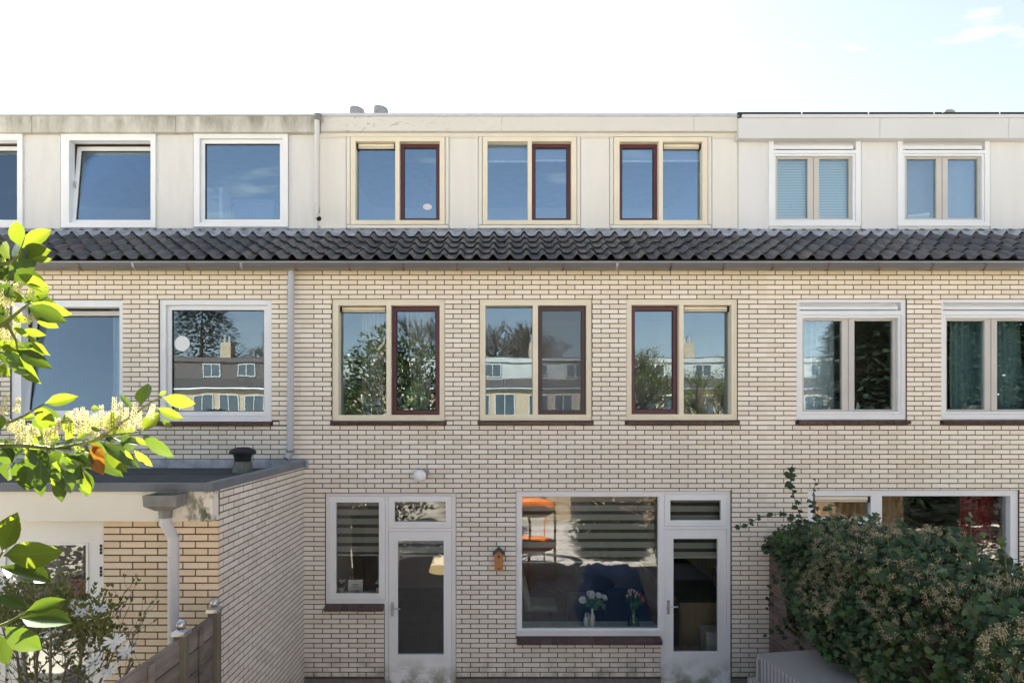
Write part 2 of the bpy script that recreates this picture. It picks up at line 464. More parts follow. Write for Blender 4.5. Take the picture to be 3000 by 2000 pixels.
MT['wall_in'] = M('plaster', (0.55, 0.52, 0.48), 0.9, 0.05, 2)
MT['floor_in'] = M('dark_floor', (0.14, 0.125, 0.115), 0.5, 0.15, 3)
# ------------------------------------------------------------------ the terrace: geometry constants
XL, XR = -2.505, 3.385           # party lines of the middle house
XLL, XRR = -8.445, 9.325
YD = 0.95                         # face of the roof dormers
CO, PITCH, JT = 0.06113, 0.22, 0.0118
Z0 = fz(1386.8, 0)
WALL_TOP = 5.44
AX, AY = -2.46, -2.40             # extension: side face and front face

# ---- ground
gmb = MB(); gmb.quad((-300, -400, 0), (300, -400, 0), (300, 300, 0), (-300, 300, 0))
MT['grass'] = M('garden_soil_and_grass', (0.47, 0.435, 0.36), 0.95, 0.25, 0.9, bmp=0.6, bscale=30)
ground = gmb.build('ground', MT['grass']); ground['kind'] = 'structure'
MT['paving'] = M('pinkish_paving', (0.42, 0.33, 0.28), 0.9, 0.15, 4, bmp=0.2, bscale=60)
m, nt, b = new_mat('paving_slabs')
bt = node(nt, 'ShaderNodeTexBrick'); bt.offset = 0.5
g = node(nt, 'ShaderNodeNewGeometry'); nt.links.new(g.outputs['Position'], bt.inputs['Vector'])
bt.inputs['Color1'].default_value = (0.74, 0.68, 0.62, 1); bt.inputs['Color2'].default_value = (0.68, 0.62, 0.57, 1)
bt.inputs['Mortar'].default_value = (0.12, 0.10, 0.08, 1); bt.inputs['Scale'].default_value = 1.0
bt.inputs['Brick Width'].default_value = 0.6; bt.inputs['Row Height'].default_value = 0.4; bt.inputs['Mortar Size'].default_value = 0.006
nt.links.new(bt.outputs['Color'], b.inputs['Base Color']); b.inputs['Roughness'].default_value = 0.9
MT['slabs'] = m
pmb = MB(); pmb.box(XL+0.06, XR-0.02, -11.5, -0.02, -0.05, 0.012)
terr = pmb.build('garden_terrace', MT['slabs']); terr['kind'] = 'structure'
pmb = MB(); pmb.box(-30, 40, -19.2, -17.6, -0.05, 0.02)
o = pmb.build('back_path', MT['slabs']); o['kind'] = 'structure'

# ---- houses (empties)
H = {}
H['l'] = thing('terraced_house', ((XLL+XL)/2, 0, 0), 'left terraced house with green-stained grey-white dormer and white plastic windows', 'house', 'houses of the terrace')
H['c'] = thing('terraced_house', ((XR+XL)/2, 0, 0), 'middle terraced house with cream window frames and maroon casements', 'house', 'houses of the terrace')
H['r'] = thing('terraced_house', ((XR+XRR)/2, 0, 0), 'right terraced house with clean white dormer behind the ivy', 'house', 'houses of the terrace')
ANNEX = thing('kitchen_extension', ((XLL+AX)/2, AY/2, 0), 'low flat-roofed brick extension in front of the left house', 'extension')
SPAN = {'l': (XLL, XL), 'c': (XL, XR), 'r': (XR, XRR)}
HOLES = {'l': [], 'c': [], 'r': [], 'a': []}
DHOLES = {'l': [], 'c': [], 'r': []}

# ------------------------------------------------------------------ window builder
def rect(px, y):
    return (fx(px[0], y), fx(px[2], y), fz(px[3], y), fz(px[1], y))

SILL_M = {}
def sill_row(parent, x0, x1, ztop, mat, proj=0.045, h=0.05, pitch=0.109, drop=0.012):
    key = (mat.name, round(h, 3), round(proj, 3))
    if key not in SILL_M:
        mb = MB()
        # sloping tile, unit width
        yb, yf = 0.06, -proj
        pr = [(yb, 0.0), (yf, -drop), (yf-0.004, -drop-0.006), (yf-0.002, -h), (yb, -h)]
        n = len(pr)
        for xx in (-0.5, 0.5):
            mb.v += [(xx, p[0], p[1]) for p in pr]
        for k in range(n):
            k2 = (k+1) % n
            mb.f.append((k, k2, n+k2, n+k))
        mb.f.append(tuple(range(n))); mb.f.append(tuple(range(2*n-1, n-1, -1)))
        SILL_M[key] = mesh_only(mb, 'sill_tile', mat)
    n = max(1, round((x1-x0)/pitch)); w = (x1-x0)/n
    for i in range(n):
        inst('sill_tile', SILL_M[key], parent, (x0+(i+0.5)*w, random.uniform(-0.002, 0.002), ztop+random.uniform(-0.001, 0.001)), (w-0.005, 1, 1))
    mb = MB(); mb.box(x0+0.004, x1-0.004, -proj+0.008, 0.05, ztop-h+0.003, ztop-drop-0.004)
    mb.build('sill_joint', MT['mortar'], parent)

def ring(mb, r, w, y0, y1, extra=()):
    x0, x1, z0, z1 = r
    mb.holes(x0, x1, z0, z1, y0, y1, [(x0+w, x1-w, z0+w, z1-w)] + list(extra))

def pane(parent, r, y, mat, fn=None):
    mb = MB(); mb.box(r[0], r[1], y, y+0.008, r[2], r[3])
    if fn: mb.xf(fn)
    return mb.build('pane', mat, parent)

def window(hkey, outer, yf, depth, fm, ops, glass, dormer=False, sill=None, bead=None, label=None, gap=0.004):
    hs = H[hkey]
    R = rect(outer, yf)
    (DHOLES if dormer else HOLES)[hkey].append((R[0]-gap, R[1]+gap, R[2]-gap, R[3]+gap))
    rs = [rect(o['r'], yf) for o in ops]
    mb = MB(); mb.holes(R[0], R[1], R[2], R[3], yf, yf+depth, rs)
    win = mb.build('window', fm, hs, label=label)
    bm_ = None
    for o, r in zip(ops, rs):
        t = o['t']; st = o.get('set', 0.1); y = yf + st
        if t == 'slot':
            mb = MB(); mb.box(r[0]-0.002, r[1]+0.002, yf+depth*0.55, yf+depth*0.9, r[2]-0.002, r[3]+0.002)
            mb.build('slot_back', o.get('m', fm), win)
            mb = MB(); hh = r[3]-r[2]
            mb.cbox(r[0]+0.004, r[1]-o.get('gapr', 0.035), yf+0.006, yf+depth*0.54, r[2]+0.012, r[2]+hh*0.55, 0.004)
            mb.box(r[0]+0.03, r[1]-0.05, yf-0.004, yf+0.0055, r[2]+0.012, r[2]+0.024)
            mb.build('vent', MT['white'], win)
            mb = MB(); mb.box(r[0]+0.035, r[1]-0.06, yf-0.0015, yf+0.004, r[2]+0.006, r[2]+0.0115); mb.build('vent_slit', MT['black'], win)
            continue
        e = 0.012
        if t == 'glass':
            pane(win, (r[0]-e, r[1]+e, r[2]-e, r[3]+e), y, glass)
            if bead:
                mb = MB(); ring(mb, (r[0]-0.002, r[1]+0.002, r[2]-0.002, r[3]+0.002), 0.012, y-0.014, y-0.001); mb.build('glazing_bead', bead, win)
        elif t == 'vent':
            hv = o.get('h', 0.075)
            pane(win, (r[0]-e, r[1]+e, r[2]-e, r[3]-hv), y, glass)
            mb = MB(); mb.cbox(r[0]+0.028, r[1]-0.028, y-0.045, y+0.012, r[3]-hv*0.66, r[3]-0.008, 0.004); mb.cbox(r[0]+0.028, r[1]-0.028, y-0.038, y+0.012, r[3]-hv*0.93, r[3]-hv*0.74, 0.003)
            mb.build('vent', MT['cream'], win)
            mb = MB()
            mb.box(r[0]+0.001, r[0]+0.027, y-0.05, y+0.01, r[3]-hv, r[3]-0.006); mb.box(r[1]-0.027, r[1]-0.001, y-0.05, y+0.01, r[3]-hv, r[3]-0.006)
            mb.box(r[0]+0.028, r[1]-0.028, y-0.02, y+0.008, r[3]-hv, r[3]-hv*0.94)
            mb.build('vent_end_caps', MT['black'], win)
        elif t == 'sash':
            w = o.get('w', 0.05); sm = o['m']; q = (r[0]-e, r[1]+e, r[2]-e, r[3]+e)
            q = (r[0]+0.003, r[1]-0.003, r[2]+0.003, r[3]-0.003)
            mb = MB(); ring(mb, q, w, y-0.02, y+0.035); mb.build('sash', sm, win)
            mb = MB(); ring(mb, (q[0]+w-0.001, q[1]-w+0.001, q[2]+w-0.001, q[3]-w+0.001), 0.011, y-0.005, y+0.02); mb.build('gasket', MT['black'] if o.get('gk', 1) else sm, win)
            pane(win, (q[0]+w+0.002, q[1]-w-0.002, q[2]+w+0.002, q[3]-w-0.002), y+0.006, glass)
            if o.get('screen'):
                mb = MB(); ring(mb, (q[0]+0.022, q[1]-0.022, q[2]+0.022, q[3]-0.022), 0.032, y-0.034, y-0.021)
                zc = r[2] + (r[3]-r[2])*0.49; mb.box(q[0]+0.054, q[1]-0.054, y-0.033, y-0.022, zc-0.006, zc+0.006)
                mb.build('screen_frame', MT['scrframe'], win)
                mb = MB(); mb.quad((q[0]+0.05, y-0.026, q[2]+0.05), (q[1]-0.05, y-0.026, q[2]+0.05), (q[1]-0.05, y-0.026, q[3]-0.05), (q[0]+0.05, y-0.026, q[3]-0.05))
                mb.build('insect_screen', MT['screen'], win)
        elif t == 'tilt':
            w = o.get('w', 0.06); sm = o['m']; ang = radians(o.get('ang', 6.5))
            q = (r[0]-0.004, r[1]+0.03, r[2]-0.004, r[3]-0.006); ys = yf + st
            def fn(p, z0=q[2], y0=ys):
                dz, dy = p.z-z0, p.y-y0
                return Vector((p.x, y0 + dy*cos(ang) + dz*sin(ang), z0 + dz*cos(ang) - dy*sin(ang)))
            mb = MB(); ring(mb, q, w, ys, ys+0.055); mb.xf(fn); mb.build('sash', sm, win)
            mb = MB(); ring(mb, (q[0]+w-0.001, q[1]-w+0.001, q[2]+w-0.001, q[3]-w+0.001), 0.009, ys+0.012, ys+0.035); mb.xf(fn); mb.build('gasket', MT['black'], win)
            pane(win, (q[0]+w+0.001, q[1]-w-0.001, q[2]+w+0.001, q[3]-w-0.001), ys+0.02, glass, fn)
            # rebate of the fixed frame, dark wood inside
            mb = MB(); ring(mb, (r[0]-0.03, r[1]+0.03, r[2]-0.03, r[3]+0.02), 0.022, yf+depth+0.001, yf+depth+0.06); mb.build('rebate', MT['darkwood'], win)
            mb = MB(); zc = r[2]+(r[3]-r[2])*0.45
            mb.box(q[0]+0.016, q[0]+0.03, ys-0.03, ys-0.002, zc, zc+0.10); mb.xf(fn); mb.build('handle', MT['metal'], win)
        elif t == 'double':
            w = o.get('w', 0.03); sm = o['m']
            q = (r[0]+0.003, r[1]-0.003, r[2]+0.003, r[3]-0.003)
            mb = MB(); ring(mb, q, w, y-0.04, y+0.0); mb.build('sash', MT['white'], win)
            holes = [rect(pp, y+0.02) for pp in o['panes']]
            q2 = (q[0]+w*0.6, q[1]-w*0.6, q[2]+w*0.6, q[3]-w*0.6)
            mb = MB(); mb.holes(q2[0], q2[1], q2[2], q2[3], y+0.004, y+0.05, holes); mb.build('casements', sm, win)
            for hp in holes:
                pane(win, (hp[0]-0.004, hp[1]+0.004, hp[2]-0.004, hp[3]+0.004), y+0.03, glass)
            xm = (holes[0][1]+holes[1][0])/2
            mb = MB(); mb.box(xm-0.002, xm+0.002, y+0.0015, y+0.0035, q2[2]+0.02, q2[3]-0.02); mb.build('meeting_joint', MT['black'], win)
    if sill:
        sill_row(win, fx(sill[0], 0), fx(sill[2], 0), fz(sill[1], 0), sill[3])
    return win

MT['darkwood'] = M('dark_stained_wood', (0.05, 0.02, 0.015), 0.5, 0.3, 8)
MT['scrframe'] = M('dark_screen_frame', (0.045, 0.035, 0.038), 0.5, 0.1, 8)
sm_ = bpy.data.materials.new('insect_mesh'); sm_.use_nodes = True
_nt = sm_.node_tree; _nt.nodes.clear()
_o = node(_nt, 'ShaderNodeOutputMaterial'); _t = node(_nt, 'ShaderNodeBsdfTransparent'); _d = node(_nt, 'ShaderNodeBsdfDiffuse')
_d.inputs[0].default_value = (0.16, 0.16, 0.165, 1)
_m = node(_nt, 'ShaderNodeMixShader'); _m.inputs[0].default_value = 0.42
_nt.links.new(_t.outputs[0], _m.inputs[1]); _nt.links.new(_d.outputs[0], _m.inputs[2]); _nt.links.new(_m.outputs[0], _o.inputs[0])
MT['screen'] = sm_

W, CR, MR, GS = MT['white'], MT['cream'], MT['maroon'], MT['greysash']
G1, G2, G3 = MT['glass'], MT['glass_b'], MT['glass_g']
FD = YD - 0.035                   # face of dormer window frames
# ---- left house, dormer
window('l', (-212, 387, 65, 666), FD, 0.12, W, [dict(r=(-188, 410, 50, 652), t='tilt', m=W, set=0.05)], G2, True)
window('l', (178, 387, 455, 666), FD, 0.12, W, [dict(r=(202, 411, 441, 652), t='tilt', m=W, set=0.05)], G2, True)
window('l', (567, 387, 843, 664), FD, 0.12, W, [dict(r=(584, 405, 829, 652), t='sash', m=W, w=0.055, set=0.06, gk=1)], G2, True)
# ---- left house, first floor
FF = 0.02
SL = MT['sill']
window('l', (34, 879, 361, 1232), FF, 0.12, W, [dict(r=(62, 899, 350, 1214), t='tilt', m=W, set=0.05, ang=7)], G1, sill=(34, 1233, 361, SL))
window('l', (468, 878, 796, 1234), FF, 0.12, W, [dict(r=(485, 893, 784, 1218), t='sash', m=W, w=0.055, set=0.055, gk=1)], G1, sill=(468, 1235, 796, SL))
# ---- middle house, dormer
window('c', (1027, 401, 1303, 657), FD, 0.14, CR, [dict(r=(1041, 414, 1158, 645), t='vent', set=0.11), dict(r=(1170, 414, 1288, 645), t='sash', m=MR, w=0.047, set=0.11)], G2, True)
window('c', (1414, 401, 1689, 657), FD, 0.14, CR, [dict(r=(1428, 414, 1546, 645), t='glass', set=0.11), dict(r=(1558, 414, 1674, 645), t='sash', m=MR, w=0.047, set=0.11)], G2, True)
window('c', (1799, 402, 2073, 658), FD, 0.14, CR, [dict(r=(1815, 415, 1930, 645), t='sash', m=MR, w=0.047, set=0.11), dict(r=(1942, 415, 2058, 645), t='vent', set=0.11)], G2, True)
# ---- middle house, first floor
window('c', (974, 877, 1303, 1232), FF, 0.16, CR, [dict(r=(991, 894, 1132, 1215), t='vent', set=0.13), dict(r=(1145, 894, 1288, 1215), t='sash', m=MR, w=0.052, set=0.10)], G1, sill=(970, 1233, 1304, SL))
window('c', (1405, 877, 1733, 1231), FF, 0.16, CR, [dict(r=(1422, 894, 1561, 1214), t='glass', set=0.11), dict(r=(1576, 894, 1718, 1214), t='sash', m=MR, w=0.048, set=0.08, screen=1)], G1, sill=(1405, 1232, 1736, SL))
window('c', (1835, 877, 2159, 1230), FF, 0.16, CR, [dict(r=(1850, 893, 1990, 1213), t='sash', m=MR, w=0.052, set=0.10), dict(r=(2003, 893, 2143, 1213), t='vent', set=0.12)], G1, sill=(1836, 1231, 2164, SL))
# ---- right house, dormer
window('r', (2253, 407, 2522, 662), FD, 0.14, W, [dict(r=(2267, 414, 2508, 440), t='slot'), dict(r=(2266, 449, 2507, 650), t='double', m=GS, set=0.05, panes=[(2276, 467, 2365, 640), (2398, 467, 2486, 640)])], G1, True)
window('r', (2631, 407, 2900, 662), FD, 0.14, W, [dict(r=(2645, 414, 2886, 440), t='slot'), dict(r=(2645, 449, 2886, 650), t='double', m=GS, set=0.05, panes=[(2654, 467, 2741, 640), (2774, 467, 2863, 640)])], G1, True)
# ---- right house, first floor
window('r', (2333, 877, 2653, 1229), FF, 0.14, W, [dict(r=(2342, 886, 2640, 910), t='slot'), dict(r=(2344, 923, 2641, 1213), t='double', m=GS, set=0.05, panes=[(2353, 940, 2465, 1199), (2501, 940, 2614, 1199)])], G1, sill=(2335, 1230, 2663, SL))
window('r', (2756, 877, 3076, 1229), FF, 0.14, W, [dict(r=(2763, 886, 3062, 910), t='slot'), dict(r=(2765, 923, 3064, 1213), t='double', m=GS, set=0.05, panes=[(2771, 940, 2882, 1199), (2918, 940, 3030, 1199)])], G1, sill=(2758, 1230, 3085, SL))

# ---- middle house, ground floor: combined window and door frames
GF = 0.03
WP = MT['white2']
def leaf_door(hs, r_px, g_px, yf, handle_px, glass, label):
    r = rect(r_px, yf); gq = rect(g_px, yf)
    r = (r[0]+0.004, r[1]-0.004, 0.03, r[3]-0.004)
    mb = MB(); mb.holes(r[0], r[1], r[2], r[3], yf+0.012, yf+0.055, [gq])
    d = mb.build('door', WP, hs, label=label)
    mb = MB(); q = (gq[0]-0.03, gq[1]+0.03, gq[2]-0.03, gq[3]+0.03)
    mb.holes(q[0], q[1], q[2], q[3], yf+0.004, yf+0.0115, [(gq[0]+0.001, gq[1]-0.001, gq[2]+0.001, gq[3]-0.001)]); mb.build('glazing_bead', WP, d)
    pane(d, (gq[0]-0.01, gq[1]+0.01, gq[2]-0.01, gq[3]+0.01), yf+0.03, glass)
    # lower panel mouldings
    mb = MB(); mb.holes(q[0], q[1], 0.16, q[2]-0.05, yf+0.009, yf+0.0115, [(q[0]+0.008, q[1]-0.008, 0.168, q[2]-0.058)]); mb.build('lower_panel_moulding', WP, d)
    hx, hz = fx(handle_px[0], yf), fz(handle_px[1], yf)
    mb = MB(); mb.cbox(hx-0.017, hx+0.017, yf-0.002, yf+0.0115, hz-0.11, hz+0.07, 0.003)
    mb.tube([(hx, yf+0.0, hz), (hx, yf-0.05, hz), (hx+0.015, yf-0.055, hz), (hx+0.11, yf-0.05, hz)], 0.009, 8)
    mb.build('handle', MT['metal'], d, True)
    for zz in (0.3, 1.05, 1.8):
        mb = MB(); mb.tube([(r[1]+0.002, yf+0.002, zz), (r[1]+0.002, yf+0.002, zz+0.09)], 0.008, 8); mb.build('hinge', WP, d)
    return d

def ground_unit(outer, ops_win, transom, tr_glass, door, dr_glass, handle, wbot_px, win_left, glass, sill, lab):
    """outer frame with a window part and a full height door part"""
    R = rect(outer, GF); ztop = R[3]
    zb = fz(wbot_px, GF)
    xm = fx(win_left, GF)        # x where the window part ends and the door part begins
    HOLES['c'].append((R[0]-0.003, xm, zb-0.004, ztop+0.004)); HOLES['c'].append((xm, R[1]+0.004, -1, ztop+0.004))
    hw = rect(ops_win, GF); ht = rect(transom, GF); hd = rect(door, GF); hd = (hd[0], hd[1], 0.02, hd[3])
    mb = MB()
    mb.holes(R[0], R[1], 0.0, ztop, GF, GF+0.12, [hw, ht, hd, (R[0], xm, 0.0, zb)])
    fr = mb.build('window', WP, H['c'], label=lab)
    return fr, hw, ht
# kitchen window and door
fr, hw, ht = ground_unit((955, 1444, 1336, 2022), (966, 1452, 1129, 1756), (1138, 1451, 1324, 1546), None, (1138, 1555, 1324, 2022), None, None, 1767, 1127, G3, None, 'kitchen window joined to a glazed door under one white frame')
def casement(fr, r, w, y):
    mb = MB(); ring(mb, (r[0]+0.003, r[1]-0.003, r[2]+0.004, r[3]-0.003), w, y, y+0.05); mb.build('sash', WP, fr)
    q = (r[0]+w, r[1]-w, r[2]+w, r[3]-w)
    mb = MB(); ring(mb, (q[0]-0.028, q[1]+0.028, q[2]-0.028, q[3]+0.028), 0.029, y-0.007, y-0.0005); mb.build('glazing_bead', WP, fr)
    pane(fr, (q[0]-0.008, q[1]+0.008, q[2]-0.008, q[3]+0.008), y+0.02, G3)
casement(fr, hw, 0.078, GF-0.006)
casement(fr, ht, 0.076, GF-0.006)
for zz in (1480, 1600, 1715):
    mb = MB(); mb.tube([(hw[0]-0.004, GF-0.006, fz(zz, GF)-0.05), (hw[0]-0.004, GF-0.006, fz(zz, GF)+0.03)], 0.008, 8); mb.build('hinge', WP, fr)
sill_row(fr, fx(953, 0), fx(1126, 0), fz(1768, 0), MT['sill_g'], proj=0.07, h=0.075, drop=0.03)
leaf_door(H['c'], (1138, 1555, 1324, 2022), (1165, 1583, 1300, 1917), GF, (1149, 1779), G3, 'white glazed kitchen door with a lever handle')
# living room window and door
fr, hw, ht = ground_unit((1512, 1437, 2140, 2022), (1527, 1452, 1932, 1844), (1946, 1447, 2129, 1541), None, (1946, 1549, 2129, 2022), None, None, 1862, 1934, G3, None, 'wide living room window joined to a glazed door')
pane(fr, (hw[0]-0.01, hw[1]+0.01, hw[2]-0.01, hw[3]+0.01), GF+0.05, G3)
mb = MB(); ring(mb, (hw[0]-0.001, hw[1]+0.001, hw[2]-0.001, hw[3]+0.001), 0.012, GF+0.012, GF+0.049); mb.build('glazing_bead', WP, fr)
mb = MB(); mb.cbox(hw[0]-0.03, hw[1]+0.02, GF-0.012, GF-0.0005, hw[2]-0.022, hw[2]-0.002, 0.004); mb.build('drip_rail', WP, fr)
casement(fr, ht, 0.072, GF-0.006)
sill_row(fr, fx(1514, 0), fx(1938, 0)-0.003, fz(1864, 0), MT['sill_g'], proj=0.07, h=0.08, drop=0.032)
leaf_door(H['c'], (1946, 1549, 2129, 2022), (1973, 1577, 2104, 1909), GF, (1958, 1773), G3, 'white glazed garden door with moss stains near the step')
# right house, ground floor
window('r', (2366, 1435, 2982, 1865), FF, 0.12, W, [dict(r=(2382, 1452, 2551, 1515), t='vent', set=0.06, h=0.085), dict(r=(2382, 1550, 2551, 1848), t='glass', set=0.06), dict(r=(2584, 1452, 2960, 1848), t='glass', set=0.07)], G3)

# ------------------------------------------------------------------ facades
def lay(rects, parent, O, U, N, mat, keep, key, depth=0.03, name='brick', field='brickwork'):
    """rects (u0,u1,z0,z1) on a wall; O origin, U along the wall, N into the wall. The first `keep` by `key` become objects."""
    rects = sorted(rects, key=key)
    mb = MB(); mb.box(-0.5, 0.5, 0, 1, 0, 1); mb.f = [f for f in mb.f if f != (2, 3, 7, 6)]
    me = mesh_only(mb, name, mat)
    U = Vector(U); N = Vector(N); O = Vector(O)
    for i, (a, b2, c, d) in enumerate(rects[:keep]):
        p = O + U*((a+b2)/2) + Vector((0, 0, c)) + N*random.uniform(-0.0012, 0.0012)
        m4 = Matrix.Identity(4)
        m4.col[0] = (*(U*(b2-a)), 0); m4.col[1] = (*(N*depth), 0); m4.col[2] = (0, 0, d-c, 0); m4.col[3] = (*p, 1)
        inst(name, me, parent, None, mat4=m4)
    rest = rects[keep:]
    if rest:
        mb = MB()
        for (a, b2, c, d) in rest:
            n = len(mb.v); j = N*random.uniform(-0.0012, 0.0012)
            A, B = O+U*a+j, O+U*b2+j; C, D = B+N*depth, A+N*depth
            mb.v += [(*q.xy, c) for q in (A, B, C, D)] + [(*q.xy, d) for q in (A, B, C, D)]
            mb.f += [(n,n+3,n+2,n+1),(n+4,n+5,n+6,n+7),(n,n+1,n+5,n+4),(n+1,n+2,n+6,n+5),(n+3,n,n+4,n+7)]
        mb.build(field, mat, parent, kind='stuff')

def brick_rects(u0, u1, z0, z1, holes, ph_odd, ph_even, pitch=PITCH, co=CO, zref=None, jt=JT):
    zref = Z0 if zref is None else zref
    out = []
    for k in range(int(floor((z0-zref)/co))-1, int(floor((z1-zref)/co))+2):
        a, b2 = zref+k*co+jt/2, zref+(k+1)*co-jt/2
        a, b2 = max(a, z0), min(b2, z1)
        if b2-a < 0.012: continue
        ph = ph_odd if k % 2 else ph_even
        i0 = int(floor((u0-ph)/pitch))-1
        u = ph+i0*pitch
        while u < u1:
            segs = [(max(u+jt/2, u0), min(u+pitch-jt/2, u1), a, b2)]
            for h in holes:
                ns = []
                for (p, q, c, d) in segs:
                    if q <= h[0] or p >= h[1] or d <= h[2] or c >= h[3]: ns.append((p, q, c, d)); continue
                    ov = min(d, h[3])-max(c, h[2])
                    if ov < (d-c)*0.45 and d-c > 0.04:
                        if h[3] < d: ns.append((p, q, h[3]+0.002, d))
                        else: ns.append((p, q, c, h[2]-0.002))
                        continue
                    if p < h[0]: ns.append((p, h[0]-0.002, c, d))
                    if q > h[1]: ns.append((h[1]+0.002, q, c, d))
                    pm, qm = max(p, h[0]), min(q, h[1])
                    if d-h[3] > 0.014: ns.append((pm, qm, h[3]+0.002, d))
                    if h[2]-c > 0.014: ns.append((pm, qm, c, h[2]-0.002))
                segs = ns
            out += [t for t in segs if t[3]-t[2] > 0.01]
            u += pitch
    # slivers next to openings are cut from the neighbouring brick instead
    small = [t for t in out if t[1]-t[0] < 0.05]; big = [list(t) for t in out if t[1]-t[0] >= 0.05]
    ends = {(round(t[1], 3), round(t[2], 3)): t for t in big}; starts = {(round(t[0], 3), round(t[2], 3)): t for t in big}
    for (p, q, c, d) in small:
        a = ends.get((round(p-jt, 3), round(c, 3))); b3 = starts.get((round(q+jt, 3), round(c, 3)))
        if a: a[1] = q
        elif b3: b3[0] = p
        elif q-p > 0.015: big.append([p, q, c, d])
    return [tuple(t) for t in big]

sillholes = []
for hk in 'lcr':
    x0, x1 = SPAN[hk]
    hs = HOLES[hk]
    extra = [(XLL-1, AX+0.0, -1, 2.80)] if hk == 'l' else []
    sl = []
    for (a, b2, c, d) in hs:
        if c > 2: sl.append((a-0.02, b2+0.02, c-0.055, c))
    if hk == 'c':
        sl += [(fx(953, 0), fx(1126, 0), fz(1785, 0), fz(1766, 0)), (fx(1514, 0), fx(1938, 0), fz(1884, 0), fz(1862, 0))]
    mb = MB(); mb.holes(x0, x1, 0.0, WALL_TOP, 0.005, 0.30, hs)
    mb.build('wall', MT['mortar'], H[hk])
    rc = brick_rects(x0, x1, 0.16, WALL_TOP, hs+sl+extra, -0.2504, -0.3604)
    full = lambda t: (0 if t[1]-t[0] > 0.2 else 1)
    vis = lambda t: (0 if (-6.2 < t[0] and t[1] < 6.5 and (t[2] > 2.9 or hk == 'c') and t[2] < 5.2) else 1)
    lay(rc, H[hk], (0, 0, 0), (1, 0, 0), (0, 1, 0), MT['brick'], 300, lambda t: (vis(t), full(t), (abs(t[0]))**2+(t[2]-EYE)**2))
    if hk != 'l':
        gap_l = [h for h in hs if h[2] < 0]
        mb = MB(); mb.holes(x0, x1, 0.0, 0.155, -0.012, 0.0045, [(h[0], h[1], -1, 1) for h in gap_l])
        mb.build('plinth', MT['mortar_l'], H[hk])

# ------------------------------------------------------------------ shells, floors and rooms
for hk in 'lcr':
    x0, x1 = SPAN[hk]
    mb = MB()
    mb.box(x0+0.001, x1-0.001, 8.0, 8.2, 0, 5.5)                    # rear wall
    mb.build('rear_wall', MT['wall_in'], H[hk])
    mb = MB(); mb.box(x0+0.002, x1-0.002, 0.305, 7.99, -0.10, 0.03); mb.build('ground_floor', MT['floor_in'], H[hk])
    mb = MB(); mb.box(x0+0.06, x1-0.06, 0.305, 7.98, 2.62, 2.85); mb.build('first_floor', MT['wall_in'], H[hk])
    mb = MB(); mb.box(x0+0.06, x1-0.06, 1.15, 7.97, 5.28, 5.5); mb.box(x0+0.06, x1-0.06, 0.305, 1.149, 5.28, 5.36); mb.build('attic_floor', MT['wall_in'], H[hk])
    for nm, y, z0, z1 in (('room_wall', 4.6, 0.031, 2.619), ('room_wall', 4.0, 2.851, 5.279), ('room_wall', 4.2, 5.501, 7.5)):
        mb = MB(); mb.box(x0+0.06, x1-0.06, y, y+0.1, z0, z1); mb.build(nm, MT['wall_in'], H[hk])
    for xp in ((x0, 1), (x1, -1)):
        mb = MB(); a, b2 = sorted((xp[0]+0.0015*xp[1], xp[0]+0.058*xp[1]))
        mb.v = []; mb.f = []
        prof = [(0.302, 0), (7.995, 0), (7.995, 7.50), (1.06, 7.50), (1.06, 6.03), (0.302, 5.50)]
        n = len(prof)
        mb.v = [(a, y, z) for y, z in prof] + [(b2, y, z) for y, z in prof]
        mb.f = [tuple(range(n))[::-1], tuple(range(n, 2*n))] + [(k, (k+1) % n, n+(k+1) % n, n+k) for k in range(n)]
        mb.build('party_wall', MT['wall_in'], H[hk])
# partition upstairs in the middle house
for xx in (fx(1355, 1.5), fx(1780, 1.5)):
    mb = MB(); mb.box(xx-0.04, xx+0.04, 0.31, 3.995, 2.852, 5.278); mb.build('partition', MT['wall_in'], H['c'])

# ------------------------------------------------------------------ roof strip: pan tiles, lead flashing, gutter
TY0, TZ0 = -0.105, 5.40
TY1, TZ1 = 0.93, 6.03
SL_ = math.atan2(TZ1-TZ0, TY1-TY0)
TP = 0.2085
GAUGE = 0.262
def prof(u):
    u = u % 1.0
    d = abs(u-0.25)
    if d < 0.25: return 0.056*(0.5+0.5*cos(pi*d/0.25))**0.6
    t = (u-0.49)/0.52
    return -0.010*sin(pi*t) if 0 <= t <= 1 else 0.0
def tile_mesh():
    mb = MB(); n = 16; L = 0.36; wd = 1.05
    top = []; 
    for j, (y, lift) in enumerate(((0.0, 0.040), (L, 0.004))):
        top.append([(i/n*wd*TP, y, prof(i/n*wd)+lift) for i in range(n+1)])
    for i in range(n):
        a = len(mb.v)
    base = len(mb.v)
    for rowv in top: mb.v += rowv
    for i in range(n): mb.f.append((i, i+1, n+1+i+1, n+1+i))
    b2 = len(mb.v)
    mb.v += [(p[0], p[1]-0.0005, p[2]) for p in top[0]] + [(p[0], p[1]+0.004, p[2]-0.014) for p in top[0]]
    for i in range(n): mb.f.append((b2+n+1+i, b2+n+1+i+1, b2+i+1, b2+i))
    return mesh_only(mb, 'roof_tile', MT['tile'], True)
TILE = tile_mesh()
x_ref = fx(1396.6, TY0) - 0.25*TP
ey, ez = Vector((0, cos(SL_), sin(SL_))), Vector((0, -sin(SL_), cos(SL_)))
rot = Matrix(((1, 0, 0), (0, cos(SL_), -sin(SL_)), (0, sin(SL_), cos(SL_)))).to_4x4()
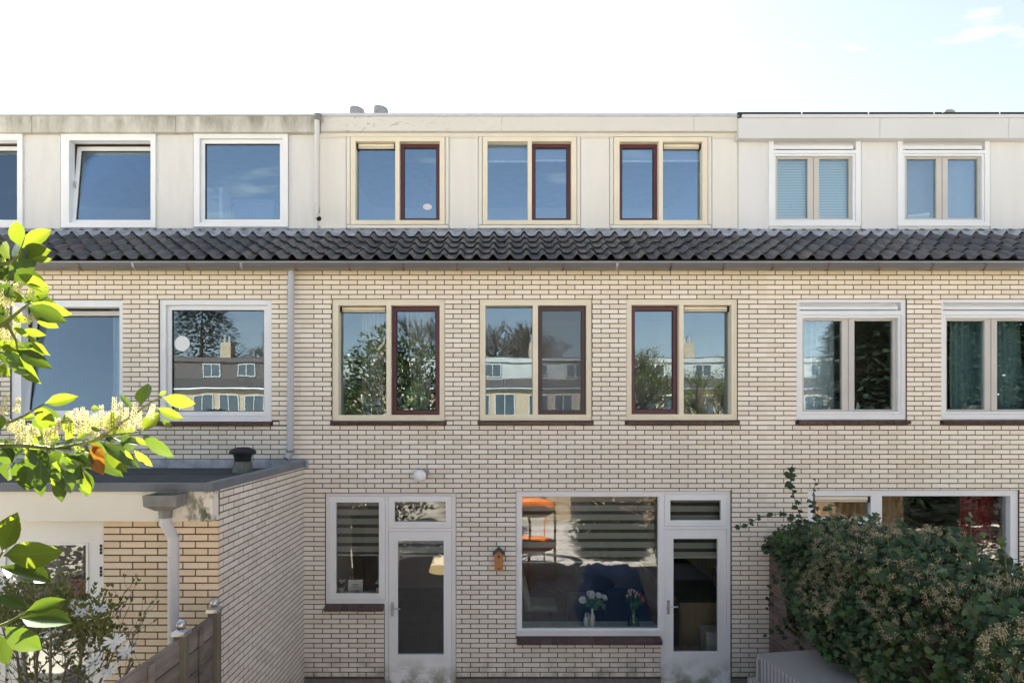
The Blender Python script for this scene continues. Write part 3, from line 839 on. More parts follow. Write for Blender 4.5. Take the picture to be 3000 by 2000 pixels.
for hk in 'lcr':
    x0, x1 = SPAN[hk]
    mb = MB()       # roof deck under the tiles
    a = Vector((0, TY0+0.02, TZ0-0.02)); b2 = Vector((0, TY1+0.10, TZ1+0.03))
    mb.v = [(x, p.y, p.z+dz) for x in (x0, x1) for p in (a, b2) for dz in (-0.05, -0.012)]
    mb.f = [(1, 5, 7, 3), (0, 2, 6, 4), (0, 4, 5, 1), (2, 3, 7, 6), (0, 1, 3, 2), (4, 6, 7, 5)]
    roof = mb.build('roof', MT['felt'], H[hk])
    i0 = int(math.ceil((x0-x_ref)/TP - 0.3)); i1 = int(floor((x1-x_ref)/TP - 0.3))
    for i in range(i0, i1+1):
        for r in range(5):
            p = Vector((x_ref+i*TP+random.uniform(-0.004, 0.004), TY0, TZ0)) + ey*(r*GAUGE+random.uniform(-0.006, 0.006)) + ez*random.uniform(0, 0.003)
            m4 = Matrix.Translation(p) @ rot @ Matrix.Rotation(random.uniform(-0.012, 0.012), 4, 'Z')
            inst('roof_tile', TILE, roof, None, mat4=m4)
    # lead flashing dressed over the tile heads
    mb = MB(); n = int((x1-x0)/0.016); s_low = 1.05
    for i in range(n+1):
        x = x0+(x1-x0)*i/n; u = (x-x_ref)/TP
        hh = prof(u)
        lo = s_low + 0.022*sin(x*2.3)*0.4 + 0.012*mnoise.noise((x*7, 0, 3)) - (0.03-0.45*hh)*0.9
        q = Vector((x, TY0, TZ0))
        p1 = q+ey*lo+ez*(hh+0.047); p2 = q+ey*(lo+0.06)+ez*(hh*0.95+0.050)
        p3 = Vector((x, YD-0.006, 6.10+0.004*mnoise.noise((x*4, 2, 0)))); p4 = Vector((x, YD-0.004, 6.16)); p0 = p1-ez*0.004
        mb.v += [tuple(p) for p in (p0, p1, p2, p3, p4)]
    for i in range(n):
        for k in range(4):
            mb.f.append((i*5+k, (i+1)*5+k, (i+1)*5+k+1, i*5+k+1))
    mb.build('lead_flashing', MT['lead'], roof, 'all')
    # gutter
    mb = MB(); gy, gz, gr = -0.135, 5.358, 0.08
    for x in (x0, x1):
        mb.v += [(x, gy-gr*cos(pi*k/12), gz-gr*sin(pi*k/12)) for k in range(13)]
        mb.v += [(x, gy-(gr-0.003)*cos(pi*k/12), gz-(gr-0.003)*sin(pi*k/12)) for k in range(13)]
    for k in range(12):
        mb.f.append((k, k+1, 26+k+1, 26+k)); mb.f.append((13+k, 39+k, 39+k+1, 13+k+1))
    gut = mb.build('gutter', MT['zinc'], H[hk], True)
    mb = MB(); mb.tube([(x0, gy-gr-0.004, gz+0.004), (x1, gy-gr-0.004, gz+0.004)], 0.011, 8); mb.build('gutter_rim', MT['zinc_rim'], gut, True)
    for px in (70, 230, 390, 548, 707, 865, 1023, 1181, 1339, 1494, 1650, 1808, 1966, 2120, 2265, 2428, 2580, 2733, 2888, 3040):
        xb = fx(px, -0.2)
        if not (x0 < xb < x1): continue
        mb = MB(); hw_ = 0.014; rr = gr+0.005
        pts = [(gy-rr*cos(pi*k/10), gz-rr*sin(pi*k/10)) for k in range(11)]
        for (y, z) in pts: mb.v += [(xb-hw_, y, z), (xb+hw_, y, z)]
        for k in range(10): mb.f.append((2*k, 2*k+1, 2*k+3, 2*k+2))
        n0 = len(mb.v)
        pts = [(gy-(rr-0.004)*cos(pi*k/10), gz-(rr-0.004)*sin(pi*k/10)) for k in range(11)]
        for (y, z) in pts: mb.v += [(xb-hw_, y, z), (xb+hw_, y, z)]
        for k in range(10):
            mb.f.append((2*k, n0+2*k, n0+2*k+2, 2*k+2)); mb.f.append((2*k+1, 2*k+3, n0+2*k+3, n0+2*k+1))
        mb.build('gutter_bracket', MT['bracket'] if random.random() < 0.75 else MT['galv'], gut)

# ------------------------------------------------------------------ dormers
ZB = fz(668, YD)
def zpx(py, y=YD): return fz(py, y)
ROOFZ = {'l': fz(336, YD-0.1), 'c': fz(336, YD-0.1), 'r': fz(330, YD-0.14)}
for hk in 'lcr':
    x0, x1 = SPAN[hk]
    zt = ROOFZ[hk]
    mb = MB(); mb.holes(x0, x1, 6.0, zt-0.08, YD+0.012, YD+0.10, DHOLES[hk]); mb.build('dormer_wall', MT['panel_c'], H[hk])
    yfr = YD-(0.14 if hk == 'r' else 0.10)
    mb = MB(); mb.box(x0+0.001, x1-0.001, yfr+0.03, 7.9, zt-0.075, zt-0.03); mb.build('flat_roof', MT['felt'], H[hk])
    mb = MB(); mb.box(x0+0.001, x1-0.001, 7.85, 8.0, 5.5, zt-0.076); mb.build('rear_dormer_wall', MT['wall_in'], H[hk])
def board(hk, name, px, y0, y1, mat, ch=0.004, gapx=0.002):
    r = rect(px, y0)
    mb = MB(); mb.cbox(r[0]+gapx, r[1]-gapx, y0, y1, r[2], r[3], ch)
    return mb.build(name, mat, H[hk])
def screws(par_h, xs, zs, y, r=0.006):
    for x in xs:
        for z in zs:
            mb = MB(); mb.lathe([(r, 0), (r*0.7, 0.003)], (0, 0, 0), 8)
            mb.xf(lambda p: Vector((x+p.x, y-p.z, z+p.y))); mb.build('screw', MT['galv'], par_h)
# left dormer
for (a, b2) in ((-420, 93), (93, 514), (514, 932)): board('l', 'fascia_board', (a, 340, b2, 387), YD-0.095, YD+0.005, MT['fascia_l'])
r = rect((-1000, 334, 930, 340), YD-0.10); mb = MB(); mb.box(XLL, XL-0.002, YD-0.115, YD+0.02, r[2]+0.001, r[3]); mb.build('roof_edge_trim', MT['trim'], H['l'])
for (a, b2) in ((-420, -213), (67, 177), (457, 566), (845, 931)):
    p = board('l', 'cladding_panel', (a, 387.5, b2, 669), YD-0.008, YD+0.011, MT['panel_l'])
    xa, xb = fx(a, YD), fx(b2, YD)
    if a > 0: screws(p, (xa+0.04, xb-0.04), (zpx(413), zpx(527), zpx(640)), YD-0.0085)
for (a, b2, c) in ((178, 455, 668), (567, 843, 668)):
    board('l', 'lower_strip', (a+1, 666.5, b2-1, c), YD-0.004, YD+0.011, MT['panel_l'])
# middle dormer
for (a, b2) in ((939, 1470), (1470, 2033), (2033, 2161)): board('c', 'fascia_board', (a, 341, b2, 384), YD-0.095, YD+0.005, MT['fascia_c'], gapx=0.001)
mb = MB(); r = rect((0, 333, 1, 341), YD-0.10); mb.box(XL, XR-0.012, YD-0.115, YD+0.02, r[2]+0.001, r[3]); mb.build('roof_edge_trim', MT['trim'], H['c'])
board('c', 'frieze_board', (937, 384.5, 2161, 400), YD-0.03, YD+0.011, MT['panel_c'])
for (a, b2) in ((938, 1014), (1316, 1401), (1701, 1786), (2086, 2161)):
    p = board('c', 'cladding_panel', (a, 405, b2, 669), YD-0.006, YD+0.011, MT['panel_c'])
    board('c', 'panel_head', (a, 400.5, b2, 404.5), YD-0.022, YD+0.010, MT['panel_c'])
for (a, b2) in ((1015, 1026), (1304, 1315), (1402, 1413), (1690, 1700), (1787, 1798), (2074, 2085)):
    board('c', 'trim_board', (a, 400.5, b2, 657), YD-0.020, YD+0.011, MT['panel_c'])
for (a, b2) in ((1016, 1314), (1403, 1699), (1788, 2084)):
    board('c', 'sill_board', (a, 658.5, b2, 668), YD-0.028, YD+0.011, MT['panel_c'])
# right dormer
for (a, b2) in ((2163, 2578), (2578, 2956), (2956, 3350)): board('r', 'fascia_board', (a, 346, b2, 405), YD-0.135, YD+0.005, MT['fascia_r'], gapx=0.0015)
mb = MB(); r = rect((0, 336, 1, 346), YD-0.14); mb.box(XR+0.006, XRR, YD-0.15, YD+0.02, r[2]+0.001, r[3]); mb.build('roof_edge_trim', MT['fascia_r'], H['r'])
xs = [fx(p, YD-0.15) for p in (2161, 2352, 2548, 2741, 2934, 3130, 3330)]
for a, b2 in zip(xs, xs[1:]):
    mb = MB(); mb.box(a+0.008, b2-0.008, YD-0.12, YD+0.06, r[3]+0.0005, r[3]+0.045); mb.build('roof_edge_strip', MT['black'], H['r'])
for (a, b2) in ((2163, 2252), (2523, 2630), (2901, 3350)):
    board('r', 'cladding_panel', (a, 405.5, b2, 671), YD-0.006, YD+0.011, MT['panel_r'])
for (a, b2) in ((2254, 2521), (2632, 2899)):
    board('r', 'sill_board', (a, 663.5, b2, 671), YD-0.012, YD+0.011, MT['panel_r'])
# vent cowls on the flat roof
for px0, px1, pyt, Zc in ((1024, 1069, 317, 10.1), (1094, 1138, 315, 10.1), (2760, 2795, 326, 10.3)):
    xc = ((px0+px1)/2-VPX)*Zc/FPX; rr = (px1-px0)/2*Zc/FPX; zt = EYE-(pyt-VPY)*Zc/FPX
    t = thing('roof_vent', (xc, Zc-DIST, ROOFZ['c']-0.03), {1024: 'left one of two round galvanised vent cowls on the flat roof', 1094: 'right one of two round galvanised vent cowls on the flat roof', 2760: 'flat grey vent cowl just showing above the right dormer'}[px0], 'roof vent', 'vent cowls on the roof')
    zb = ROOFZ['c']-0.03
    mb = MB(); mb.lathe([(rr*0.7, 0), (rr*0.7, zt-zb-0.16)], (xc, Zc-DIST, zb), 20); mb.build('stack', MT['galv'], t, True)
    mb = MB(); mb.lathe([(rr*0.72, 0), (rr, 0.01), (rr, 0.13), (rr*0.94, 0.155), (rr*0.5, 0.17), (0.01, 0.172)], (xc, Zc-DIST, zt-0.172), 24)
    mb.xf(lambda p: Vector((p.x, p.y, p.z - (p.x-xc)*0.16))); mb.build('cowl', MT['galv'], t, True)
# downpipes
def pipe_clip(par, x, y, z, r, mat):
    mb = MB(); mb.lathe([(r+0.006, 0), (r+0.006, 0.02)], (x, y, z), 16); mb.box(x-0.012, x+0.012, y+r, y+r+0.05, z+0.004, z+0.016); mb.build('clip', mat, par, True)
yp = YD-0.165
xp = fx(929, yp); t = thing('downpipe', (xp, yp, fz(650, yp)), 'short pale plastic downpipe between the left and middle dormers', 'downpipe')
mb = MB(); mb.tube([(xp, yp, fz(350, yp)), (xp, yp, fz(625, yp)), (xp+0.01, yp-0.01, fz(634, yp)), (xp+0.04, yp-0.05, fz(644, yp))], 0.036, 16, cap=False); mb.build('pipe', MT['pvc_l'], t, True)
mb = MB(); mb.lathe([(0.036, 0), (0.05, 0.012), (0.052, 0.09)], (xp+0.012, yp, fz(354, yp)), 16); mb.build('outlet', MT['pvc_d'], t, True)
mb = MB(); mb.tube([(xp+0.04, yp-0.05, fz(644, yp)), (xp+0.046, yp-0.058, fz(645.5, yp))], 0.03, 14); mb.build('mouth', MT['black'], t, True)
for py in (418, 610, 622): pipe_clip(t, xp, yp, fz(py, yp), 0.036, MT['pvc_l'])
yp = -0.085
xp = fx(853, yp); t = thing('downpipe', (xp, yp, fz(1345, yp)), 'long grey downpipe on the brick wall ending above the flat roof', 'downpipe')
mb = MB(); mb.tube([(xp+0.0, yp, 5.30), (xp-0.012, yp, fz(1318, yp)), (xp-0.02, yp-0.01, fz(1330, yp)), (xp-0.045, yp-0.05, fz(1343, yp))], 0.0405, 18, cap=True); mb.build('pipe', MT['pvc'], t, True)
for py in (872, 1232): pipe_clip(t, xp-0.006, yp, fz(py, yp), 0.0405, MT['pvc'])
mb = MB(); mb.lathe([(0.05, 0), (0.05, 0.03)], (xp-0.012, yp, fz(1325, yp)), 16); mb.build('elbow_collar', MT['pvc_d'], t, True)
mb = MB(); mb.box(xp-0.055, xp-0.03, -0.03, -0.004, fz(888, 0), 5.30); mb.build('backing_strip', MT['pvc'], t)
# ------------------------------------------------------------------ the extension of the left house
YF = AY-0.12
door_px = (-25, 1527, 303, 2400)
dr = rect(door_px, AY); dr = (dr[0], dr[1], -0.1, fz(1523, AY))
zt_a = 2.83
mb = MB(); mb.holes(XLL, AX-0.0025, 0, zt_a, AY+0.005, AY+0.22, [dr]); mb.build('front_wall', MT['mortar'], ANNEX)
mb = MB(); mb.box(AX-0.20, AX-0.0025, AY+0.221, -0.001, 0, zt_a-0.001); mb.build('side_wall', MT['mortar'], ANNEX)
rf = brick_rects(XLL, AX, 0.1, 2.60, [dr], -3.322, -3.212)
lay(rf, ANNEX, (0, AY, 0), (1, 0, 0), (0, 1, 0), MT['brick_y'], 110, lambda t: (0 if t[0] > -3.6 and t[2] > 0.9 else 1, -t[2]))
rs_ = brick_rects(AY+0.032, -0.002, 0.1, zt_a, [], -2.189-PITCH*2, -2.299)
lay(rs_, ANNEX, (AX, 0, 0), (0, 1, 0), (-1, 0, 0), MT['brick'], 190, lambda t: (0 if t[2] > 1.0 else 1, t[0]+0.3*abs(t[2]-2)))
mb = MB(); mb.box(XLL, AX-0.09, AY+0.0, -0.001, 2.79, 2.812); mb.build('flat_roof', MT['felt'], ANNEX)
for yy in (-1.6, -0.8):
    mb = MB(); mb.box(XLL, AX-0.10, yy-0.03, yy+0.03, 2.8125, 2.816); mb.build('felt_seam', MT['felt'], ANNEX)
mb = MB(); mb.cbox(XLL, AX+0.0015, YF, AY+0.0, 2.569, zt_a-0.001, 0.004); mb.build('fascia_board', MT['fascia_a'], ANNEX)
mb = MB(); mb.box(XLL, AX-0.075, YF-0.035, YF+0.05, zt_a, 2.898); mb.build('roof_edge_trim', MT['trim_d'], ANNEX)
mb = MB(); mb.box(AX-0.074, AX+0.02, YF-0.035, -0.013, zt_a, 2.9); mb.build('roof_edge_trim', MT['trim_d'], ANNEX)
mb = MB(); mb.box(XLL, fx(904, 0), -0.012, -0.0015, 2.815, 2.925); mb.build('wall_flashing', MT['lead'], ANNEX)
# glazed door of the extension
fo = (dr[0], dr[1], 0.0, dr[3])
gpx = rect((66, 1594, 257, 2400), AY+0.05); gq = (gpx[0], gpx[1], 0.25, gpx[3])
mb = MB(); mb.holes(fo[0], fo[1], 0.0, fo[3], AY+0.02, AY+0.12, [(fx(10, AY), fx(292, AY), 0.05, fz(1546, AY))]); fr_a = mb.build('door_frame', MT['cream2'] if 'cream2' in MT else WP, ANNEX)
mb = MB(); mb.holes(fx(11, AY), fx(291, AY), 0.06, fz(1547, AY), AY+0.035, AY+0.09, [gq]); dd = mb.build('door', WP, ANNEX)
pane(dd, (gq[0]-0.01, gq[1]+0.01, gq[2]-0.01, gq[3]+0.01), AY+0.06, G3)
mb = MB(); ring(mb, (gq[0]-0.018, gq[1]+0.018, gq[2]-0.018, gq[3]+0.018), 0.02, AY+0.028, AY+0.0345); mb.build('glazing_bead', WP, dd)
for py in (1610, 1675):
    for k in range(3):
        z = fz(py, AY)-0.04+k*0.03
        mb = MB(); mb.tube([(fx(292, AY), AY+0.016, z), (fx(292, AY), AY+0.016, z+0.024)], 0.009, 8); mb.build('hinge', MT['black'], dd)
mb = MB(); mb.box(XLL+0.1, AX-0.22, -0.30, -0.20, 0.0, 2.7); mb.build('room_wall', MT['wall_in'], ANNEX)
mb = MB(); mb.box(XLL+0.1, AX-0.21, AY+0.23, -0.31, 0.001, 0.03); mb.build('floor', MT['floor_in'], ANNEX)
MT['pink'] = M('pink_card', (0.42, 0.16, 0.20), 0.7)
MT['lblue'] = M('pale_blue_card', (0.45, 0.55, 0.62), 0.7)
c = P(232, 1720, 5.75); t = thing('storage_box', (c.x, c.y, c.z-0.09), 'pinkish red box behind the glass of the extension door', 'box')
mb = MB(); mb.cbox(c.x-0.09, c.x+0.12, c.y, c.y+0.2, c.z-0.09, c.z+0.05, 0.01); mb.build('body', MT['pink'], t)
mb = MB(); mb.cbox(c.x-0.095, c.x+0.125, c.y-0.006, c.y+0.206, c.z+0.0505, c.z+0.085, 0.006); mb.build('lid', MT['pink'], t)
t = thing('side_table', (c.x-0.05, c.y+0.1, 0.03), 'pale blue table standing inside the extension door', 'table')
mb = MB(); mb.cbox(c.x-0.33, c.x+0.2, c.y-0.1, c.y+0.35, c.z-0.13, c.z-0.0905, 0.006); mb.build('table_top', MT['lblue'], t)
for sx_ in (-0.30, 0.15):
    for sy_ in (-0.06, 0.3):
        mb = MB(); mb.box(c.x+sx_, c.x+sx_+0.04, c.y+sy_, c.y+sy_+0.04, 0.03, c.z-0.131); mb.build('leg', MT['lblue'], t)
c = P(145, 1930, 5.6); t = thing('white_bin', (c.x, c.y, 0.03), 'tall white bin behind the lower glass of the extension door', 'bin')
mb = MB(); mb.cbox(c.x-0.11, c.x+0.11, c.y, c.y+0.22, 0.03, c.z+0.12, 0.012); mb.build('body', W, t)
mb = MB(); mb.cbox(c.x-0.115, c.x+0.115, c.y-0.005, c.y+0.225, c.z+0.1205, c.z+0.16, 0.012); mb.build('lid', MT['lblue'], t)
# mushroom vent on the flat roof
vy = 7.31-DIST; vx = fx(711, vy)
t = thing('roof_vent', (vx, vy, 2.812), 'black mushroom vent on a mossy base on the flat extension roof', 'roof vent')
s = 7.31/FPX
MT['mossy'] = M('mossy_concrete', (0.33, 0.33, 0.29), 0.9, 0.3, 22, col2=(0.10, 0.11, 0.06))
mb = MB(); mb.lathe([(29*s, 0), (25*s, 31*s)], (vx, vy, 2.8125), 20); mb.build('base', MT['mossy'], t, True)
mb = MB(); mb.lathe([(23*s, 0), (24*s, 10*s), (27*s, 22*s)], (vx, vy, 2.8125+31*s), 20); mb.build('neck', MT['black'], t, True)
mb = MB(); mb.lathe([(27*s, 0), (37*s, 0.5*s), (38*s, 6*s), (32*s, 14*s), (17*s, 19*s), (1*s, 20*s)], (vx, vy, 2.8125+53*s), 24); mb.build('cap', MT['black'], t, True)
# rainwater hopper and downpipe in front of the extension
hy = YF-0.10
hx = fx(485, hy); zt_h = fz(1447, hy)
t = thing('rainwater_hopper', (hx, hy, 0.0), 'grey rainwater hopper with its downpipe on the extension fascia', 'downpipe')
mb = MB(); k = (DIST+hy)/FPX
def frus(mb, w0, d0, z0, w1, d1, z1, x, y):
    n = len(mb.v)
    mb.v += [(x-w0,y-d0,z0),(x+w0,y-d0,z0),(x+w0,y+d0,z0),(x-w0,y+d0,z0),(x-w1,y-d1,z1),(x+w1,y-d1,z1),(x+w1,y+d1,z1),(x-w1,y+d1,z1)]
    for a in range(4): mb.f.append((n+a, n+(a+1)%4, n+4+(a+1)%4, n+4+a))
    return n
for wsc in (1.0, 0.92):
    frus(mb, 47*k*wsc, 0.092*wsc, zt_h-32*k, 49*k*wsc, 0.096*wsc, zt_h, hx, hy)
n = frus(mb, 20*k, 0.055, zt_h-46*k, 47*k, 0.092, zt_h-32*k, hx, hy)
n2 = 0
mb.f += [(4, 5, 8+5, 8+4), (5, 6, 8+6, 8+5), (6, 7, 8+7, 8+6), (7, 4, 8+4, 8+7)]
mb.build('hopper', MT['pvc_d'], t)
mb = MB(); mb.lathe([(18*k, 0), (20*k, 24*k)], (hx, hy, zt_h-69*k), 18); mb.build('spout', MT['pvc_d'], t, True)
x2 = fx(506, hy+0.03); r_ = 0.044
mb = MB(); mb.tube([(hx, hy, zt_h-65*k), (hx, hy, zt_h-88*k), (hx+0.02, hy+0.005, zt_h-100*k), (x2-0.012, hy+0.035, zt_h-120*k), (x2, hy+0.04, zt_h-135*k), (x2, hy+0.04, 0.02)], r_, 18); mb.build('pipe', MT['pvc_w'], t, True)
for py in (1578, 1634): pipe_clip(t, x2, hy+0.04, fz(py, hy+0.04), r_, MT['pvc_w'])

# ------------------------------------------------------------------ wooden fence on the left
MT['fence'] = M('weathered_fence_wood', (0.205, 0.18, 0.152), 0.85, 0.45, 9, bmp=0.5, bscale=30, stretch=(1, 0.18, 1.4), idvar=0.3)
MT['fence_g'] = M('mossy_post_wood', (0.16, 0.135, 0.11), 0.85, 0.3, 9, bmp=0.4, bscale=40, stretch=(1, 1, 0.25), col2=(0.20, 0.185, 0.125))
FXR = -2.455
t = thing('wooden_fence', (FXR, -4.2, 0), 'grey weathered board fence with silver ball caps beside the extension', 'fence')
posts_Z = [5.27, 4.72, 2.95, 1.2]
ztop = 1.79
for i, Zp in enumerate(posts_Z):
    y = Zp-DIST
    mb = MB(); mb.box(FXR-0.005, FXR+0.075, y-0.04, y+0.04, 0, ztop+0.02); p = mb.build('post', MT['fence_g'], t)
    mb = MB(); xc = FXR+0.035
    mb.box(xc-0.052, xc+0.052, y-0.052, y+0.052, ztop+0.021, ztop+0.05)
    frus(mb, 0.052, 0.052, ztop+0.05, 0.025, 0.025, ztop+0.066, xc, y)
    mb.ball((xc, y, ztop+0.10), 0.038, 16, 10); mb.build('post_cap', MT['galv2'] if 'galv2' in MT else MT['metal'], p, True)
for a, b2 in zip(posts_Z, posts_Z[1:]):
    z = ztop; k = 0
    while z > 0.1:
        hgt = 0.175
        mb = MB(); jx = random.uniform(-0.003, 0.003)
        mb.box(FXR+0.02+jx, FXR+0.042+jx, b2-DIST+0.042, a-DIST-0.042, z-hgt+random.uniform(0.004, 0.009), z-random.uniform(0, 0.004)); mb.build('board', MT['fence'], t)
        z -= hgt; k += 1
    n = max(1, int((a-b2)/0.6))
    for j in range(n):
        y = b2-DIST+(a-b2)*(j+0.5)/n
        mb = MB(); mb.box(FXR+0.0465, FXR+0.062, y-0.03, y+0.03, 0.05, ztop-0.03); mb.build('batten', MT['fence'], t)

# ------------------------------------------------------------------ wall lamp and nest box
lx, lz = fx(1230, -0.12), fz(1393, -0.12); k = (DIST-0.12)/FPX
t = thing('wall_lamp', (lx, -0.12, lz), 'round white globe lamp on the brick wall above the kitchen door', 'lamp')
MT['opal'] = M('opal_glass', (0.82, 0.82, 0.80), 0.25, 0.04, 8)
mb = MB(); mb.ball((lx, -0.12, lz), 19*k, 24, 16, 0.97); mb.build('globe', MT['opal'], t, 'all')
bx_, bz_ = fx(1246, -0.03), fz(1384, -0.03)
mb = MB(); mb.tube([(bx_, -0.002, bz_), (bx_, -0.03, bz_)], 0.05, 18); mb.tube([(bx_, -0.031, bz_), (lx+0.02, -0.09, lz+0.03)], 0.038, 14); mb.build('base', MT['galv'], t, True)
bx0, bx1 = fx(1449, -0.1), fx(1474, -0.1)
MT['birch'] = M('orange_stained_wood', (0.46, 0.20, 0.065), 0.6, 0.2, 14, stretch=(3, 3, 0.6))
t = thing('nest_box', ((bx0+bx1)/2, -0.07, fz(1672, -0.1)), 'small wooden bird nest box with a dark blue pitched roof on the wall', 'bird house')
zb, zs = fz(1669, -0.1), fz(1622, -0.1); xm = (bx0+bx1)/2; zr = fz(1611, -0.1)
mb = MB()
pr = [(bx0, zb), (bx1, zb), (bx1, zs), (xm, zr), (bx0, zs)]; n = 5
mb.v = [(x, -0.125, z) for x, z in pr] + [(x, -0.012, z) for x, z in pr]
mb.f = [tuple(range(5)), tuple(range(9, 4, -1))] + [(a, 5+a, 5+(a+1)%5, (a+1)%5) for a in range(5)]
mb.build('body', MT['birch'], t)
MT['navy'] = M('dark_blue_roof', (0.03, 0.045, 0.06), 0.6, 0.2, 10)
for sg in (-1, 1):
    mb = MB(); xe = xm + sg*(bx1-xm)*1.42
    q0, q1 = (xm, zr+0.006), (xe, zr+0.006-(abs(xe-xm))*((zr-zs)/(bx1-xm)))
    th = 0.022
    vs = []
    for (x, z) in (q0, q1):
        for dz in (0, th): vs.append((x, z+dz))
    mb.v = [(x, y, z) for y in (-0.155, -0.005) for (x, z) in vs]
    mb.f = [(0, 2, 3, 1), (4, 5, 7, 6), (1, 3, 7, 5), (0, 4, 6, 2), (2, 6, 7, 3), (0, 1, 5, 4)]
    mb.build('roof', MT['navy'], t)
mb = MB(); mb.tube([(xm, -0.1265, zs-0.03), (xm, -0.122, zs-0.03)], 0.015, 14); mb.build('entrance_hole', MT['black'], t)
mb = MB(); mb.box(xm-0.012, xm+0.012, -0.127, -0.124, zb+0.018, zb+0.032); mb.build('plate', MT['black'], t)

# ------------------------------------------------------------------ things in the rooms
def fabric(name, col, tw=0.35, rough=0.9, stretch=(1,1,1), scale=40, var=0.12):
    m, nt, b = new_mat(name)
    c = ramp(nt, pos_noise(nt, scale, 3, 0.6, stretch), [(0.3, tuple(a*(1-var) for a in col)), (0.7, col)])
    nt.links.new(c, b.inputs['Base Color']); b.inputs['Roughness'].default_value = rough; b.inputs['Specular IOR Level'].default_value = 0.1
    return m
def curtain(x0, x1, y, z0, z1, mat, folds, label, amp=0.03, x0b=None, x1b=None):
    mb = MB(); n = folds*8
    x0b = x0 if x0b is None else x0b; x1b = x1 if x1b is None else x1b
    for j in range(7):
        t_ = j/6; z = z1+(z0-z1)*t_
        for i in range(n+1):
            s_ = i/n
            xa, xb = x0+(x0b-x0)*t_**1.6, x1+(x1b-x1)*t_**1.6
            w_ = amp*sin(2*pi*folds*s_+0.8*sin(3*t_))*(0.6+0.4*sin(5.1*s_+t_))
            mb.v.append((xa+(xb-xa)*s_, y+w_, z))
    for j in range(6):
        for i in range(n):
            a = j*(n+1)+i; mb.f.append((a, a+n+1, a+n+2, a+1))
    nv = len(mb.v)
    mb.v += [(x, yy+0.004, z) for (x, yy, z) in mb.v[:nv]]
    mb.f += [tuple(nv+q for q in f[::-1]) for f in mb.f[:]]
    return tag(mb.build('curtain', mat, None, 'all'), label, 'curtain')
def zebra_blind(r, y, label, nb=None, pitch=0.119, bar=True, band=0.62):
    """roller blind of alternating cloth bands; r=(x0,x1,z0,z1)"""
    t = thing('roller_blind', ((r[0]+r[1])/2, y, r[2]), label, 'blind')
    mb = MB(); mb.box(r[0], r[1], y+0.014, y+0.017, r[2], r[3]); mb.build('sheer_cloth', MT['bl_dark'], t)
    z = r[3]-0.02
    while z > r[2]+0.02:
        mb = MB(); mb.box(r[0]+0.003, r[1]-0.003, y, y+0.004, max(r[2]+0.005, z-pitch*band), z); mb.build('cloth_band', MT['bl_light'], t)
        z -= pitch
    mb = MB(); mb.box(r[0]-0.004, r[1]+0.004, y-0.006, y+0.022, r[2]-0.016, r[2]-0.0005); mb.build('bottom_bar', MT['bl_bar'], t)
    return t
MT['bl_light'] = fabric('grey_blind_cloth', (0.34, 0.335, 0.315))
MT['bl_dark'] = fabric('dark_sheer_cloth', (0.07, 0.07, 0.068))
MT['bl_bar'] = M('blind_bar', (0.50, 0.52, 0.52), 0.4)
GW = GF+0.10
def rw(px, y): return rect(px, y)
zebra_blind(rw((984, 1460, 1116, 1623), 0.2), 0.2, 'grey striped roller blind half drawn in the kitchen window', pitch=0.119)
zebra_blind(rw((1150, 1462, 1312, 1625), 0.2), 0.2, 'grey striped roller blind behind the kitchen door and its top light', pitch=0.119)
zebra_blind(rw((1532, 1448, 1920, 1644), 0.22), 0.22, 'wide grey striped roller blind in the living room window')
zebra_blind(rw((1958, 1450, 2112, 1630), 0.2), 0.2, 'grey striped roller blind behind the garden door and its top light')
# living room: window board, vases, table, bench, chair
MT['board_w'] = M('pale_window_board', (0.70, 0.77, 0.78), 0.4, 0.05)
hwz = fz(1843, GF+0.05)
mb = MB(); mb.cbox(fx(1514, 0.3), fx(1936, 0.12)-0.02, GF+0.125, 0.44, hwz-0.047, hwz-0.012, 0.004)
wb = tag(mb.build('window_board', MT['board_w']), 'pale blue-grey window board carrying the vases', 'window board')
bz = hwz-0.0115
def bottle(px, y, hgt, rad, label, flowers=None, mat=None):
    x = fx(px, y)
    t = thing('vase', (x, y, bz), label, 'vase')
    mb = MB(); mb.lathe([(rad*0.9, 0), (rad, 0.01), (rad, hgt*0.55), (rad*0.75, hgt*0.66), (rad*0.42, hgt*0.74), (rad*0.40, hgt*0.97), (rad*0.5, hgt)], (x, y, bz), 18); mb.build('bottle', mat or MT['ceramic'], t, True)
    return t, x
MT['ceramic'] = M('white_ceramic', (0.66, 0.67, 0.62), 0.35, 0.05, 20)
MT['rose'] = M('white_petal', (0.80, 0.78, 0.80), 0.6, 0.05, 30)
MT['stem'] = M('flower_stem', (0.06, 0.16, 0.05), 0.6, 0.3, 30)
MT['tulip'] = M('coral_petal', (0.62, 0.14, 0.09), 0.55, 0.2, 30)
MT['tulip_p'] = M('pale_pink_petal', (0.55, 0.40, 0.36), 0.55, 0.2, 30)
def petal(mb, c, d, n, L, wd, cup=0.25):
    """a cupped petal from c along d, facing n"""
    d = Vector(d).normalized(); n = Vector(n); n = (n-d*n.dot(d)).normalized(); s_ = d.cross(n)
    rows = []
    for j, (t_, w_) in enumerate(((0, 0.35), (0.4, 0.95), (0.75, 1.0), (1.0, 0.45))):
        row = []
        for i in (-1, 0, 1):
            row.append(Vector(c)+d*L*t_+s_*wd*0.5*w_*i+n*(cup*wd*abs(i)*w_ + 0.25*L*(t_**2)*cup))
        rows.append(row)
    b0 = len(mb.v)
    for row in rows: mb.v += [tuple(q) for q in row]
    for j in range(3):
        for i in range(2):
            a = b0+j*3+i; mb.f.append((a, a+1, a+4, a+3))
